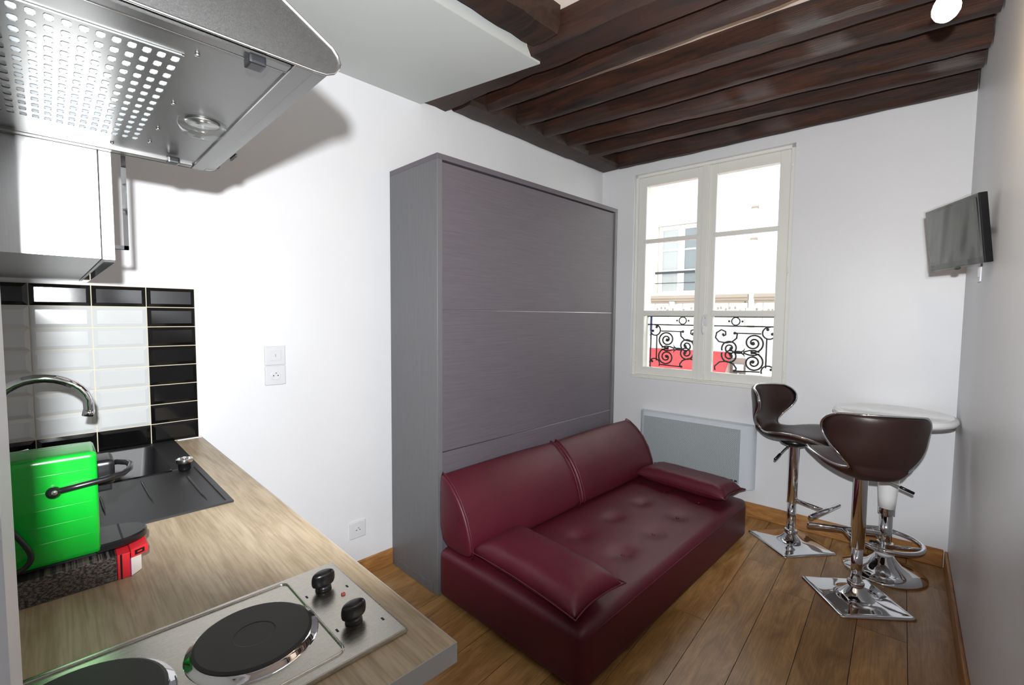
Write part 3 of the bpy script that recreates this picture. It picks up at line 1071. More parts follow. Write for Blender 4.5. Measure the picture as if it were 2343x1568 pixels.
    for i in (0, NR-1):
        for j in range(nc):
            f = [topg[i][j], topg[i][j+1], botg[i][j+1], botg[i][j]]
            u = []
            for vv in f:
                if vv not in u: u.append(vv)
            if len(u) >= 3: b.faces.new(u)
    bmesh.ops.recalc_face_normals(b, faces=b.faces)
    bmesh.ops.translate(b, verts=b.verts, vec=(0, 0, Z))
    sh_ = Vector((0.004, 0, 0.004))
    edge = [topg[i][0].co+sh_ for i in range(NR)]+[topg[NR-1][j].co+sh_ for j in range(1, nc)]+[topg[i][nc].co+sh_ for i in range(NR-1, -1, -1)]+[topg[0][j].co+sh_ for j in range(nc-1, 0, -1)]
    mm = MB(); mm.join(b); seat = mm.build('seat_shell', 'brown_leatherette', t, True)
    mm = MB(); mm.tube(edge, 0.0062, 8, True); mm.build('chrome_trim', 'chrome', seat, True)
    mm = MB(); mm.lathe([(0.05, 0.606), (0.075, 0.618), (0.09, 0.642), (0.02, 0.655)], 24); mm.build('seat_mount', 'black_plastic', t, True)
    return t, base

s1, b1 = make_stool('bar_stool', 'brown leatherette bar stool with its back to the viewer')
F1 = math.radians(117)
s1.location = (1.876, 2.755, 0); s1.rotation_euler = (0, 0, F1)
b1.rotation_euler = (0, 0, math.radians(-49)-F1)
s2 = tree_copy(s1)
s2['label'] = 'brown leatherette bar stool seen from the side beside the radiator'
F2 = math.radians(-14)
s2.location = (1.50, 3.155, 0); s2.rotation_euler = (0, 0, F2)
for ch in s2.children:
    if ch.name.startswith('base') and 'ring' not in ch.name:
        ch.rotation_euler = (0, 0, math.radians(-38)-F2)

# ------------------------------------------------------------------ high table
tb = thing('high_table', 'round white bar table on a chrome pedestal in the corner', 'table', (1.945, 3.165, 0))
m = MB(); m.lathe([(0.0, 0.876), (0.226, 0.876), (0.232, 0.880), (0.248, 0.880), (0.258, 0.872), (0.262, 0.860), (0.257, 0.847), (0.243, 0.840), (0.0, 0.840)], 64); m.build('table_top', 'white_lacquer', tb, 'auto', angle=50)
m = MB(); m.lathe([(0.243, 0.840), (0.25, 0.836), (0.236, 0.832), (0.0, 0.832)], 64); m.build('top_underside', 'satin_metal', tb, True)
m = MB(); m.lathe([(0.037, 0.355), (0.041, 0.42), (0.05, 0.55), (0.058, 0.70), (0.068, 0.80), (0.09, 0.832)], 36); m.build('white_cone', 'white_lacquer', tb, True)
m = MB(); m.lathe([(0.034, 0.322), (0.0375, 0.324), (0.0375, 0.356), (0.034, 0.358)], 32); m.build('cone_ring', 'chrome', tb, 'auto')
m = MB(); m.lathe([(0.029, 0.08), (0.029, 0.33)], 32); m.build('column', 'chrome', tb, True)
m = MB(); m.lathe([(0.184, 0.0), (0.186, 0.006), (0.181, 0.012), (0.13, 0.028), (0.075, 0.055), (0.048, 0.085), (0.036, 0.10)], 56); m.build('base', 'chrome', tb, True)
m = MB(); m.lathe([(0.036, 0.095), (0.045, 0.10), (0.045, 0.118), (0.036, 0.122)], 32); m.build('white_collar', 'white_plastic', tb, 'auto')
m = MB(); m.lathe([(0.029, 0.125), (0.037, 0.128), (0.037, 0.162), (0.029, 0.165)], 32); m.build('footrest_collar', 'chrome', tb, 'auto')
fr = None
ringz = 0.175
m = MB(); m.tube([(0.158*math.cos(a*PI/24), 0.158*math.sin(a*PI/24), ringz) for a in range(48)], 0.0115, 10, True); fr = m.build('footrest_ring', 'chrome', tb, True)
for k, a in enumerate((0.0, 2*PI/3, 4*PI/3)):
    q = MB(); q.tube([(0.03*math.cos(a), 0.03*math.sin(a), 0.148), (0.155*math.cos(a), 0.155*math.sin(a), ringz)], 0.008, 8); q.build('footrest_spoke', 'chrome', fr, True)
q = MB(); q.tube([(-0.037, -0.01, 0.146), (-0.062, -0.02, 0.146)], 0.013, 10); q.build('clamp_knob', 'black_plastic', fr, True)

# ------------------------------------------------------------------ television on the right wall
dR, dL = 1.64, 1.965
def pix(px, py, d):
    return CAM + (RGT*((px-1171.5)/1049.46) - UPV*((py-784.0)/1049.46) + FWD)*d
pR0, pR1, pL0, pL1 = pix(2249, 604, dR), pix(2240, 443, dR), pix(2125, 618, dL), pix(2118, 484, dL)
ctr = (pR0+pR1+pL0+pL1)/4
hd_ = math.atan2((pR0-pL0).y, (pR0-pL0).x)
TVW = ((pR0-pL0).length+(pR1-pL1).length)/2
TVH = ((pR1-pR0).length+(pL1-pL0).length)/2
tv = thing('television', 'small black television in plastic film on the side wall', 'television', (ctr.x, ctr.y, ctr.z-TVH/2), hd_)
a, h = TVW/2, TVH
tv.rotation_euler = (math.radians(7.0), 0, hd_)
tv.location = (ctr.x-math.sin(hd_)*0.017, ctr.y+math.cos(hd_)*0.017, ctr.z-TVH/2)
m = MB(); m.box(-a, a, 0.0, 0.026, 0, h, 0.004, 2); m.build('casing', 'black_plastic', tv)
m = MB(); m.box(-a+0.014, a-0.014, -0.0015, 0.001, 0.022, h-0.014); m.build('screen', 'black_screen', tv)
m = MB(); m.box(-a*0.6, a*0.4, 0.026, 0.036, h*0.25, h*0.8, 0.004, 1); m.build('rear_cover', 'black_plastic', tv)
b = bmesh.new()
nx, nz = 30, 22
g = []
for i in range(nx+1):
    row = []
    for j in range(nz+1):
        u, v = i/nx, j/nz
        d = 0.006+0.0045*math.sin(17*u+6*v*(1-u)+2*math.sin(5*v))*(0.35+0.9*abs(u-.5))+0.0016*math.sin(33*u-9*v)
        row.append(b.verts.new((-a-0.003+u*(TVW*0.955), -max(0.0022, d)-0.001, -0.008+v*(h+0.012))))
    g.append(row)
for i in range(nx):
    for j in range(nz):
        b.faces.new((g[i][j], g[i+1][j], g[i+1][j+1], g[i][j+1]))
m = MB(); m.join(b); m.build('plastic_film', 'plastic_film', tv, True)
m = MB(); m.sphere((0.0, 0.006, -0.004), 0.012, 10, 6, (1.6, 0.8, 0.6)); m.build('sensor_bump', 'black_plastic', tv, True)
wy = ctr.y+0.06
inv = Matrix.Rotation(-hd_, 3, 'Z')
wpt = inv @ (Vector((rwx(wy)-0.004, wy, ctr.z)) - Vector((ctr.x, ctr.y, ctr.z-TVH/2)))
m = MB(); m.tube([(-0.02, 0.036, h*0.5), (wpt.x, wpt.y, wpt.z)], 0.014, 10); ar = m.build('wall_arm', 'black_plastic', tv, True)
ws = thing('cable_outlet', 'narrow white cable outlet on the wall below the television', 'outlet', (rwx(2.78), 2.78, 1.535), math.atan(0.0685))
m = MB(); m.box(-0.006, 0, -0.05, 0.05, 0.0, 0.085, 0.002, 2); m.build('plate', 'white_plastic', ws)
m = MB(); m.box(-0.008, -0.006, -0.03, -0.004, 0.02, 0.065, 0.001, 1); m.build('insert', 'white_card', ws)
m = MB(); m.box(-0.008, -0.006, 0.004, 0.03, 0.02, 0.065, 0.001, 1); m.build('insert', 'white_card', ws)

# ------------------------------------------------------------------ hanging bulb
pb = thing('hanging_bulb', 'lit bare bulb hanging below the joists', 'light bulb', (2.124, 1.72, ZC))
bz = 2.206-ZC
m = MB(); m.tube([(0, 0, 0), (0, 0, bz+0.10)], 0.003, 6); m.build('cord', 'white_plastic', pb, True)
m = MB(); m.lathe([(0.0, bz+0.105), (0.014, bz+0.10), (0.018, bz+0.085), (0.018, bz+0.045), (0.0, bz+0.044)], 18); m.build('lamp_holder', 'white_plastic', pb, True)
m = MB(); m.lathe([(0.0, bz-0.031), (0.012, bz-0.029), (0.022, bz-0.021), (0.029, bz-0.008), (0.030, bz+0.004), (0.026, bz+0.019), (0.018, bz+0.034), (0.014, bz+0.045)], 24, cap=False); m.build('bulb', 'lit_bulb', pb, True)
m = MB(); m.lathe([(0.0, -0.035), (0.03, -0.03), (0.042, -0.005), (0.042, 0.0)], 24); m.build('ceiling_rose', 'white_plastic', pb, True)

# ------------------------------------------------------------------ switch and sockets on the left wall
def plate(t, w, h):
    q = MB(); q.box(0.0, 0.010, -w/2, w/2, 0, h, 0.0045, 3); return q.build('plate', 'white_plastic', t, True)
sw = thing('light_switch', 'white light switch above the wall socket', 'light switch', (0, 0.7125, 1.147))
plate(sw, 0.086, 0.086)
q = MB(); q.box(0.009, 0.0125, -0.024, 0.024, 0.021, 0.067, 0.001, 1); rk = q.build('rocker', 'white_plastic', sw)
q = MB(); q.box(0.0124, 0.0128, -0.001, 0.001, 0.038, 0.05); q.build('mark', 'satin_metal', rk)
def socket(t):
    plate(t, 0.086, 0.086)
    q = MB(); q.lathe([(0.0205, 0.0), (0.0205, 0.0015), (0.0185, 0.002), (0.0185, 0.0005), (0.0, 0.0)], 28)
    o = q.build('socket_well', 'white_plastic', t, 'auto')
    o.rotation_euler = (0, PI/2, 0); o.location = (0.0102, 0, 0.043)
    for y, z in ((-0.0095, 0.046), (0.0095, 0.046)):
        q = MB(); q.lathe([(0.0026, 0), (0.0026, 0.0008)], 10); s_ = q.build('contact_hole', 'dark_slot', t)
        s_.rotation_euler = (0, PI/2, 0); s_.location = (0.0108, y, z-0.004)
    q = MB(); q.tube([(0.010, 0, 0.054), (0.0165, 0, 0.054)], 0.0024, 8); q.build('earth_pin', 'satin_metal', t, True)
so = thing('wall_socket', 'white wall socket directly under the light switch', 'socket', (0, 0.7125, 1.058), 0, 'white wall sockets')
socket(so)
so2 = thing('wall_socket', 'white wall socket low down beside the grey cupboard', 'socket', (0, 1.095, 0.219), 0, 'white wall sockets')
socket(so2)

# ------------------------------------------------------------------ kitchen: tiles
bk = thing('tiled_backsplash', 'black and white glazed wall tiles above the sink', 'tiles', (0, 0, 0.8755))
YT = 0.417
TP, TH = 0.1525, 0.0747
q = MB(); q.box(0.0, 0.0045, YB+0.001, YT, 0, 8*TH); q.build('grout_bed', 'grout', bk)
def tile_mesh(wy, name, mat):
    b = bmesh.new()
    g = 0.0013
    o0 = [(0.003, g, g), (0.003, wy-g, g), (0.003, wy-g, TH-g), (0.003, g, TH-g)]
    o1 = [(0.0065, y, z) for _, y, z in o0]
    i = 0.012
    o2 = [(0.0105, g+i, g+i), (0.0105, wy-g-i, g+i), (0.0105, wy-g-i, TH-g-i), (0.0105, g+i, TH-g-i)]
    A, B, Cc = [[b.verts.new(p) for p in o] for o in (o0, o1, o2)]
    for k in range(4):
        l = (k+1) % 4
        b.faces.new((A[k], A[l], B[l], B[k])); b.faces.new((B[k], B[l], Cc[l], Cc[k]))
    b.faces.new(Cc)
    bmesh.ops.recalc_face_normals(b, faces=b.faces)
    me = bpy.data.meshes.new(name); b.to_mesh(me); b.free(); me.materials.append(MATS[mat]); return me
full = {c: tile_mesh(TP, 'tile_'+c, c+'_tile') for c in ('white', 'black')}
lastw = YT-3*TP-YB-0.001
part = {c: tile_mesh(lastw, 'cut_tile_'+c, c+'_tile') for c in ('white', 'black')}
for c in range(4):
    for r_ in range(8):
        colr = 'black' if (c == 0 or r_ in (0, 7)) else 'white'
        me = (full if c < 3 else part)[colr]
        o = bpy.data.objects.new('tile', me); COL.objects.link(o); o.parent = bk
        o.location = (0, YT-(c+1)*TP if c < 3 else YB+0.001, r_*TH)

# ------------------------------------------------------------------ worktop, cabinets
XE, YF = 1.664, 0.428
SX0, SX1, SY0, SY1 = 0.05, 0.43, -0.095, 0.262    # bowl
HX0, HX1, HY0, HY1 = 1.317, 1.593, -0.125, 0.385
wt = thing('kitchen_worktop', 'light oak kitchen worktop carrying the sink and the hob', 'worktop', (0, 0, ZW-0.032))
m = MB()
ys_ = (YB+0.001, SY0-0.004, SY1+0.004, YF-0.002)
for (x0, x1, y0, y1) in ((0.001, SX0-0.004, ys_[0], ys_[3]), (SX1+0.004, XE-0.002, ys_[0], ys_[3]), (SX0-0.004, SX1+0.004, ys_[0], ys_[1]), (SX0-0.004, SX1+0.004, ys_[2], ys_[3])):
    m.box(x0, x1, y0, y1, 0, 0.032)
m.build('top_board', 'oak_worktop', wt)
m = MB(); m.box(XE-0.002, XE, YB+0.001, YF, 0, 0.0318); m.box(0.001, XE-0.002, YF-0.002, YF, 0, 0.0318); m.build('edge_band', 'worktop_edge', wt)
m = MB(); m.box(0.0, 0.012, 0.345, YF-0.002, 0.032, 0.036); m.build('wall_seal', 'white_plastic', wt)
bc = thing('base_cabinets', 'white base cabinets under the kitchen worktop', 'cabinet', (0, 0, 0))
m = MB(); m.box(0.002, 1.63, YB+0.001, 0.34, 0.10, 0.70); m.build('carcass', 'white_laminate', bc)
m = MB(); m.box(1.60, 1.63, YB+0.001, 0.34, 0.70, ZW-0.0325); m.box(0.46, 0.48, YB+0.001, 0.34, 0.70, ZW-0.0325); m.box(0.002, 0.02, YB+0.001, 0.34, 0.70, ZW-0.0325); m.build('side_panel', 'white_laminate', bc)
m = MB(); m.box(0.002, 1.60, YB+0.001, 0.28, 0.0, 0.10); m.build('plinth', 'satin_metal', bc)
for k in range(3):
    q = MB(); q.box(0.005+k*0.542, 0.542+k*0.542, 0.341, 0.359, 0.105, ZW-0.036, 0.002, 1); d_ = q.build('door', 'cabinet_steel', bc)
    q = MB(); q.tube([(0.40+k*0.542, 0.36, 0.80), (0.40+k*0.542, 0.385, 0.80), (0.50+k*0.542, 0.385, 0.80), (0.50+k*0.542, 0.36, 0.80)], 0.005, 8); q.build('handle', 'chrome', d_, True)

# ------------------------------------------------------------------ sink
sk = thing('kitchen_sink', 'black composite sink with drainer set into the worktop', 'sink', (0, 0, ZW))
RX0, RX1, RY0, RY1 = 0.013, 0.829, -0.135, 0.334
m = MB()
z0, z1 = -0.0, 0.0055
for (x0, x1, y0, y1) in ((RX0, SX0, RY0, RY1), (SX0, SX1, RY0, SY0), (SX0, SX1, SY1, RY1)):
    m.box(x0, x1, y0, y1, z0, z1)
m.box(SX1, RX1, RY1-0.014, RY1, z0, z1); m.box(SX1, RX1, RY0, RY0+0.014, z0, z1); m.box(RX1-0.014, RX1, RY0+0.014, RY1-0.014, z0, z1)
m.box(SX1, RX1-0.014, RY0+0.014, RY1-0.014, z0, 0.0025)
m.build('rim', 'sink_composite', sk)
b = bmesh.new()
def rrect(x0, x1, y0, y1, r, z, n=6):
    out = []
    for cx, cy, a0 in ((x1-r, y1-r, 0), (x0+r, y1-r, PI/2), (x0+r, y0+r, PI), (x1-r, y0+r, 1.5*PI)):
        for k in range(n+1):
            a_ = a0+PI/2*k/n
            out.append((cx+r*math.cos(a_), cy+r*math.sin(a_), z))
    return out
lv = [rrect(SX0-0.001, SX1+0.001, SY0-0.001, SY1+0.001, 0.002, 0.0055), rrect(SX0, SX1, SY0, SY1, 0.03, 0.003), rrect(SX0+0.008, SX1-0.008, SY0+0.008, SY1-0.008, 0.035, -0.12), rrect(SX0+0.035, SX1-0.035, SY0+0.035, SY1-0.035, 0.03, -0.15)]
vv = [[b.verts.new(p) for p in l_] for l_ in lv]
for A, B in zip(vv[:-1], vv[1:]):
    for k in range(len(A)):
        b.faces.new((A[k], A[(k+1) % len(A)], B[(k+1) % len(A)], B[k]))
b.faces.new(vv[-1])
bmesh.ops.recalc_face_normals(b, faces=b.faces)
for f in b.faces: f.normal_flip()
m = MB(); m.join(b); m.build('bowl', 'sink_composite', sk, 'auto', angle=50)
for (x0, x1, y) in ((0.475, 0.70, 0.18), (0.505, 0.775, 0.285), (0.545, 0.71, 0.084), (0.505, 0.70, -0.02)):
    q = MB(); q.tube([(x0, y, 0.0028), (x0+0.03, y, 0.0032), (x1-0.06, y, 0.0030), (x1, y, 0.0022)], [0.001, 0.0032, 0.0032, 0.0008], 8); q.build('drainer_ridge', 'sink_composite', sk, True)
q = MB(); q.lathe([(0.04, -0.149), (0.038, -0.1475), (0.0, -0.149)], 24, 0.24, 0.08); q.build('drain', 'satin_metal', sk, True)

pl = thing('sink_strainer', 'chrome sink strainer standing on the black sink rim', 'strainer', (0.452, 0.291, ZW+0.0057))
q = MB(); q.lathe([(0.0, 0.0), (0.016, 0.0), (0.017, 0.004), (0.017, 0.022), (0.021, 0.024)], 24); q.build('basket', 'black_plastic', pl, True)
q = MB(); q.lathe([(0.021, 0.024), (0.0225, 0.026), (0.0225, 0.036), (0.019, 0.037), (0.018, 0.030), (0.0, 0.028)], 28); q.build('collar', 'satin_metal', pl, 'auto')
q = MB(); q.lathe([(0.004, 0.028), (0.004, 0.034), (0.008, 0.036), (0.0, 0.040)], 14); q.build('knob', 'satin_metal', pl, True)

# ------------------------------------------------------------------ tap
fc = thing('kitchen_tap', 'chrome swan-neck kitchen tap behind the sink', 'tap', (0.50, -0.112, ZW+0.0055))
q = MB(); q.lathe([(0.026, 0), (0.026, 0.006), (0.022, 0.012), (0.021, 0.10), (0.018, 0.112), (0.0, 0.114)], 24); q.build('tap_body', 'chrome', fc, True)
arc = [(0, 0.0, 0.10), (0, 0.0, 0.20), (0, 0.002, 0.235)]
for k in range(1, 15):
    a_ = PI-(PI*0.93)*k/14
    arc.append((0, 0.094+0.092*math.cos(a_), 0.24+0.086*math.sin(a_)))
arc += [(0, 0.184, 0.232), (0, 0.181, 0.222)]
q = MB(); q.tube(arc, 0.0115, 14); q.build('spout', 'chrome', fc, True)
q = MB(); q.tube([(0, 0.1845, 0.232), (0, 0.181, 0.215)], 0.0125, 14); q.build('aerator', 'chrome', fc, True)
q = MB(); q.tube([(0.018, 0.0, 0.085), (0.035, 0.012, 0.118), (0.045, 0.035, 0.142), (0.05, 0.068, 0.152)], [0.014, 0.013, 0.009, 0.005], 12); q.build('lever', 'chrome', fc, True)

# ------------------------------------------------------------------ coffee boxes and machine
bx = thing('capsule_box', 'black and red capsule box under the green coffee machine', 'box', (0, 0, ZW+0.0003))
BX0, BX1, BY0, BY1 = 0.985, 1.086, -0.155, 0.114
BH = 0.047
q = MB(); q.prism([(BX0, BY0), (BX1, BY0), (BX1, 0.076), (BX0, 0.076)], 0, BH, 2, 0.0015); q.build('printed_sleeve', 'black_card_print', bx)
q = MB(); q.prism([(BX0, 0.0765), (BX1, 0.0765), (BX1, 0.095), (BX1-0.0, 0.096), (BX0, 0.096)], 0, BH, 2, 0.001); q.build('red_end', 'red_card', bx)
q = MB(); q.box(BX1-0.001, BX1+0.0004, 0.0805, 0.0835, 0, BH); q.build('black_stripe', 'black_plastic', bx)
q = MB(); q.prism([(BX0, 0.0965), (BX1, 0.0965), (BX1-0.019, BY1), (BX0+0.019, BY1)], 0, BH*0.74, 2, 0.0008); q.build('white_end', 'white_card', bx)
q = MB(); q.prism([(BX0, 0.0965), (BX1+0.0005, 0.0965), (BX1-0.012, 0.124), (BX0+0.012, 0.124)], BH*0.75, BH+0.004, 2, 0.0008); q.build('red_flap', 'red_card', bx)
fm = MB(); fm.box(-0.0085, 0.0085, -0.0004, 0.0004, -0.0045, 0.0045); e1 = fm.build('emblem', 'black_plastic', bx)
e1.location = (BX1-0.0058, 0.1102, BH-0.004); e1.rotation_euler = (0, 0, math.atan2(0.0275, -0.0125))
fm = MB(); fm.box(-0.004, 0.004, -0.0006, 0.0006, -0.0015, 0.0015); e2 = fm.build('emblem_mark', 'red_card', bx)
e2.location = e1.location; e2.rotation_euler = e1.rotation_euler
q = MB(); q.box(BX1-0.0005, BX1+0.0006, 0.0945, 0.0965, 0, BH*0.74); q.build('magenta_edge', 'magenta_card', bx)

cm = thing('coffee_machine', 'bright green capsule coffee machine on the counter', 'coffee machine', (0, 0, ZW+BH+0.0045))
GX0, GX1, GY0, GY1, GH = 0.962, 1.068, -0.160, 0.056, 0.196
q = MB(); q.box(GX0, GX1, GY0, GY1, 0.004, GH, 0.010, 3); q.build('body', 'green_lacquer', cm, 'auto', angle=60)
q = MB(); q.box(GX0+0.006, GX1-0.006, GY0+0.006, GY1+0.004, 0.0, 0.012); q.build('foot_plate', 'black_plastic', cm)
for z in (0.045, 0.075, 0.105, 0.135, 0.165):
    q = MB(); q.box(GX1-0.002, GX1+0.0008, GY0+0.012, GY1-0.012, z, z+0.0012); q.build('side_rib', 'green_lacquer', cm)
q = MB(); q.box(GX0+0.018, GX1-0.018, GY1-0.006, GY1+0.026, 0.125, 0.172, 0.010, 3); q.build('brew_head', 'black_plastic', cm, True)
q = MB(); q.box(GX0+0.035, GX1-0.035, GY1-0.006, GY1+0.022, 0.108, 0.13, 0.004, 2); q.build('coffee_spout', 'black_plastic', cm)
# bow lever around the head
lev = [(GX1+0.006, -0.003, 0.136), (GX1+0.007, 0.03, 0.140), (GX1+0.006, 0.065, 0.143), (GX1-0.004, 0.092, 0.145), (GX1-0.028, 0.104, 0.147), ((GX0+GX1)/2, 0.108, 0.148), (GX0+0.028, 0.104, 0.147), (GX0+0.004, 0.092, 0.145), (GX0-0.006, 0.065, 0.143), (GX0-0.007, 0.03, 0.140), (GX0-0.006, -0.003, 0.136)]
q = MB(); q.tube(lev, 0.0055, 10); lo = q.build('bow_lever', 'black_plastic', cm, True)
q = MB(); q.sphere((GX1+0.006, -0.003, 0.136), 0.0105, 14, 10); q.build('lever_pivot', 'black_plastic', lo, True)
q = MB(); q.sphere((GX1+0.0155, -0.002, 0.138), 0.0045, 10, 8, (0.5, 1, 1)); q.build('pivot_cap', 'chrome', lo, True)
tr = []
for k in range(17):
    a_ = -PI/2+PI*k/16
    tr.append(((GX0+GX1)/2+0.050*math.sin(a_), GY1+0.074*math.cos(a_)**0.8))
tr = [((GX0+GX1)/2+0.050, GY1-0.008)] + tr[::-1] + [((GX0+GX1)/2-0.050, GY1-0.008)]
q = MB(); q.prism(tr, 0.0, 0.016, 2, 0.003); tray = q.build('drip_tray', 'black_plastic', cm)
q = MB(); q.box(GX0+0.01, GX1-0.01, GY1+0.030, GY1+0.033, 0.016, 0.0168); q.build('tray_slot', 'dark_slot', tray)
cord = [(GX1+0.012, -0.115, 0.165), (GX1+0.016, -0.075, 0.122), (GX1+0.018, -0.048, 0.075), (GX1+0.018, -0.034, 0.040), (GX1+0.016, -0.040, 0.020), (GX1+0.013, -0.060, 0.012), (GX1+0.005, -0.10, 0.010), (GX1-0.02, -0.155, 0.012)]
q = MB(); q.tube([tuple(p) for p in spline(cord, 40)], 0.0042, 8); q.build('power_cord', 'black_rubber', cm, True)

# ------------------------------------------------------------------ hob
hb = thing('electric_hob', 'steel two-plate electric hob at the worktop end', 'hob', (0, 0, ZW))
m = MB(); m.box(HX0, HX1, HY0, HY1, 0.0, 0.008, 0.003, 2); hp = m.build('steel_plate', 'hob_steel', hb)
rp = [(x, y, 0.0086) for x, y, _ in rrect(HX0+0.012, HX1-0.022, HY0+0.02, 0.293, 0.012, 0, 5)]
q = MB(); q.tube(rp, 0.0022, 6, True); q.build('pressed_ridge', 'hob_steel', hb, True)
for (cx, cy, r_) in ((1.452, 0.205, 0.080), (1.452, 0.004, 0.094)):
    q = MB(); q.lathe([(r_+0.010, 0.0075), (r_+0.008, 0.0105), (r_+0.002, 0.012), (r_-0.001, 0.016)], 56, cx, cy, cap=False); br = q.build('burner_ring', 'chrome', hb, True)
    q = MB(); q.lathe([(r_, 0.008), (r_, 0.0165), (r_-0.004, 0.0185), (r_*0.36, 0.0185), (r_*0.34, 0.0178), (r_*0.32, 0.0178), (0, 0.0178)], 56, cx, cy); q.build('burner_plate', 'cast_iron', hb, 'auto', angle=6)
for (cx, cy) in ((1.396, 0.334), (1.517, 0.332)):
    kt = MB()
    kt.lathe([(0.014, 0.008), (0.0135, 0.012), (0.012, 0.018)], 28, cx, cy)
    kb = kt.build('knob_base', 'black_plastic', hb, True)
    # grip: rounded bar, wider in the middle
    poly = [(-0.021, 0.0), (-0.013, -0.0085), (0.0, -0.0115), (0.013, -0.0085), (0.021, 0.0), (0.013, 0.0085), (0.0, 0.0115), (-0.013, 0.0085)]
    b = bmesh.new()
    R3 = []
    for sc_, z in ((0.80, 0.014), (1.0, 0.019), (1.0, 0.030), (0.86, 0.036), (0.4, 0.038)):
        R3.append([b.verts.new((x*sc_, y*sc_, z)) for x, y in poly])
    for A, B in zip(R3[:-1], R3[1:]):
        for k in range(8):
            b.faces.new((A[k], A[(k+1) % 8], B[(k+1) % 8], B[k]))
    b.faces.new(R3[0]); b.faces.new(R3[-1])
    bmesh.ops.recalc_face_normals(b, faces=b.faces)
    kt = MB(); kt.join(b, Matrix.Translation((cx, cy, -0.002)) @ Matrix.Rotation(math.radians(92), 4, 'Z') @ Matrix.Scale(1.15, 4)); kt.build('knob_grip', 'black_plastic', hb, True, 2)
q = MB(); q.lathe([(0.004, 0.008), (0.0035, 0.0105), (0.0, 0.0112)], 12, 1.437, 0.352); q.build('indicator_lamp', 'red_lamp', hb, True)
for (x, y) in ((1.345, 0.345), (1.418, 0.368), (1.545, 0.368), (1.40, 0.303), (1.52, 0.303)):
    q = MB(); q.box(x-0.004, x+0.004, y-0.0016, y+0.0016, 0.0079, 0.0083); q.build('dial_mark', 'dark_slot', hb)

# ------------------------------------------------------------------ wall cabinet
wc = thing('wall_cabinet', 'steel-grey wall cabinet beyond the cooker hood', 'cabinet', (0, 0, 1.487))
m = MB(); m.box(0.001, 0.947, YB+0.001, 0.082, 0.0, 0.72); m.build('carcass', 'cabinet_steel', wc)
for x0, x1, hx in ((0.003, 0.473, 0.06), (0.477, 0.948, 0.905)):
    q = MB(); q.box(x0, x1, 0.0835, 0.104, -0.002, 0.72, 0.001, 1); dr = q.build('door', 'cabinet_steel', wc)
    if hx > 0.5:
        q = MB()
        q.box(hx-0.006, hx+0.006, 0.104, 0.130, 0.026, 0.034); q.box(hx-0.006, hx+0.006, 0.104, 0.130, 0.318, 0.326); q.box(hx-0.006, hx+0.006, 0.122, 0.130, 0.026, 0.326)
        q.build('handle', 'chrome', dr)
q = MB(); q.box(0.003, 0.946, 0.086, 0.103, -0.006, -0.002); q.build('bottom_trim', 'chrome', wc)

# ------------------------------------------------------------------ cooker hood
hx0, hx1 = 0.953, 1.571
hdn = thing('cooker_hood', 'brushed steel cooker hood above the hob', 'cooker hood', (0, 0, 1.70))
nose = [(YB+0.001, 0.0), (0.262, 0.0), (0.276, 0.001), (0.287, 0.006), (0.294, 0.014), (0.296, 0.022), (0.293, 0.031), (0.286, 0.039), (0.224, 0.073), (0.06, 0.163), (0.04, 0.168), (YB+0.001, 0.168)]
inner = [(y-(0.004 if y > 0.1 else 0), min(max(z, 0.004), 0.164)) for y, z in nose]
m = MB(); m.prism(inner, hx0+0.004, hx1-0.004, 0); m.build('hood_body', 'hood_steel', hdn, 'auto', angle=35)
for xa, xb in ((hx0, hx0+0.004), (hx1-0.004, hx1)):
    q = MB(); q.prism(nose, xa, xb, 0, 0.0008); q.build('end_panel', 'hood_steel', hdn)
# front lip of the underside and inner tray
q = MB(); q.tube([(hx1, y, z) for y, z in nose[:10]], 0.0018, 6); q.build('edge_bead', 'satin_metal', hdn, True)
q = MB(); q.tube([(hx1-0.030, YB+0.01, 0.0), (hx1-0.030, 0.236, 0.0)], 0.0016, 6); q.build('edge_bead', 'satin_metal', hdn, True)
q = MB(); q.box(hx0+0.004, hx1-0.004, 0.238, 0.262, -0.0, 0.005, 0.001, 1); q.build('front_lip', 'hood_steel', hdn)
q = MB(); q.box(hx1-0.03, hx1-0.012, YB+0.01, 0.236, -0.001, 0.005, 0.001, 1); q.build('tray_flange', 'hood_steel', hdn)
q = MB(); q.box(hx0+0.012, hx0+0.03, YB+0.01, 0.236, -0.001, 0.005, 0.001, 1); q.build('tray_flange', 'hood_steel', hdn)
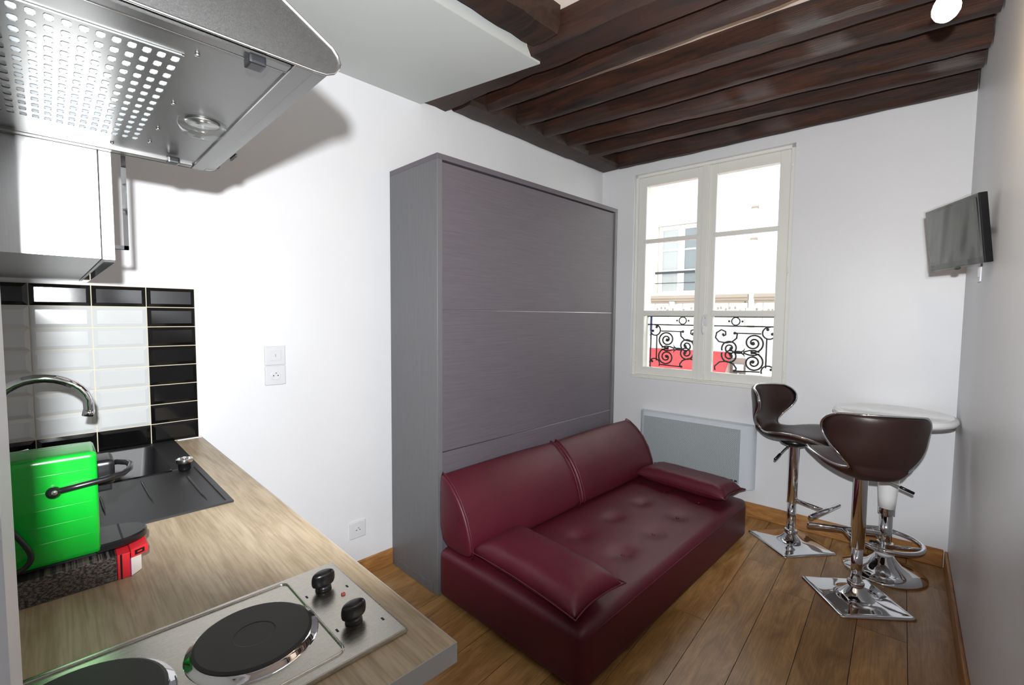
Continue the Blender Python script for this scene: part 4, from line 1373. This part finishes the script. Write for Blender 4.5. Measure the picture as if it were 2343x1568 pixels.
# perforated filter panel
gx0, gx1, gy0, gy1 = 1.045, 1.482, YB+0.03, 0.134
px_, py_ = 0.0292, 0.0142
nx_, ny_ = int((gx1-gx0)/px_), int((gy1-gy0)/py_)
b = bmesh.new()
cache = {}
def gv(x, y):
    k = (round(x, 5), round(y, 5))
    if k not in cache:
        cache[k] = b.verts.new((x, y, 0.0018))
    return cache[k]
ha, hb_ = px_*0.30, py_*0.30
ca, cb2 = px_*0.11, py_*0.11
for i in range(nx_):
    for j in range(ny_):
        cx, cy = gx1-(i+.5)*px_, gy1-(j+.5)*py_
        o_ = [(cx-px_/2, cy-py_/2), (cx+px_/2, cy-py_/2), (cx+px_/2, cy+py_/2), (cx-px_/2, cy+py_/2)]
        s_ = [((cx-ha, cy-hb_+cb2), (cx-ha+ca, cy-hb_)), ((cx+ha-ca, cy-hb_), (cx+ha, cy-hb_+cb2)), ((cx+ha, cy+hb_-cb2), (cx+ha-ca, cy+hb_)), ((cx-ha+ca, cy+hb_), (cx-ha, cy+hb_-cb2))]
        for k in range(4):
            l = (k+1) % 4
            b.faces.new((gv(*o_[k]), gv(*o_[l]), gv(*s_[l][0]), gv(*s_[k][1])))
            b.faces.new((gv(*o_[k]), gv(*s_[k][1]), gv(*s_[k][0])))
bmesh.ops.recalc_face_normals(b, faces=b.faces)
ex = bmesh.ops.extrude_face_region(b, geom=list(b.faces))
bmesh.ops.translate(b, verts=[v for v in ex['geom'] if isinstance(v, bmesh.types.BMVert)], vec=(0, 0, 0.0012))
q = MB(); q.join(b); q.build('filter_grille', 'hood_steel', hdn)
q = MB(); q.box(gx1-nx_*px_+0.002, gx1-0.002, gy1-ny_*py_+0.002, gy1-0.002, 0.0034, 0.0044); q.build('filter_fleece', 'filter_fleece', hdn)
q = MB(); q.lathe([(0.036, 0.003), (0.036, -0.003), (0.0345, -0.009), (0.029, -0.016), (0.018, -0.021), (0.0, -0.023)], 36, 1.255, 0.199); q.build('lamp_cover', 'lamp_glass', hdn, True)
q = MB(); q.lathe([(0.026, 0.0035), (0.024, 0.001), (0.0, 0.0005)], 24, 1.255, 0.199); q.build('lamp_reflector', 'satin_metal', hdn, True)
for x in (1.548, 1.012):
    q = MB(); q.box(x-0.012, x+0.012, 0.186, 0.206, -0.012, 0.0, 0.003, 2); q.build('latch', 'black_plastic', hdn)
for (x, y) in ((1.497, 0.145), (1.31, 0.15), (1.17, 0.15), (1.08, 0.15), (1.02, 0.10)):
    q = MB(); q.lathe([(0.003, 0.004), (0.0028, 0.001), (0.0, 0.0)], 10, x, y); q.build('screw', 'satin_metal', hdn, True)
for k in range(7):
    q = MB(); q.box(1.045+k*0.006, 1.048+k*0.006, 0.2925, 0.2962, 0.010, 0.016); q.build('vent_slot', 'dark_slot', hdn)
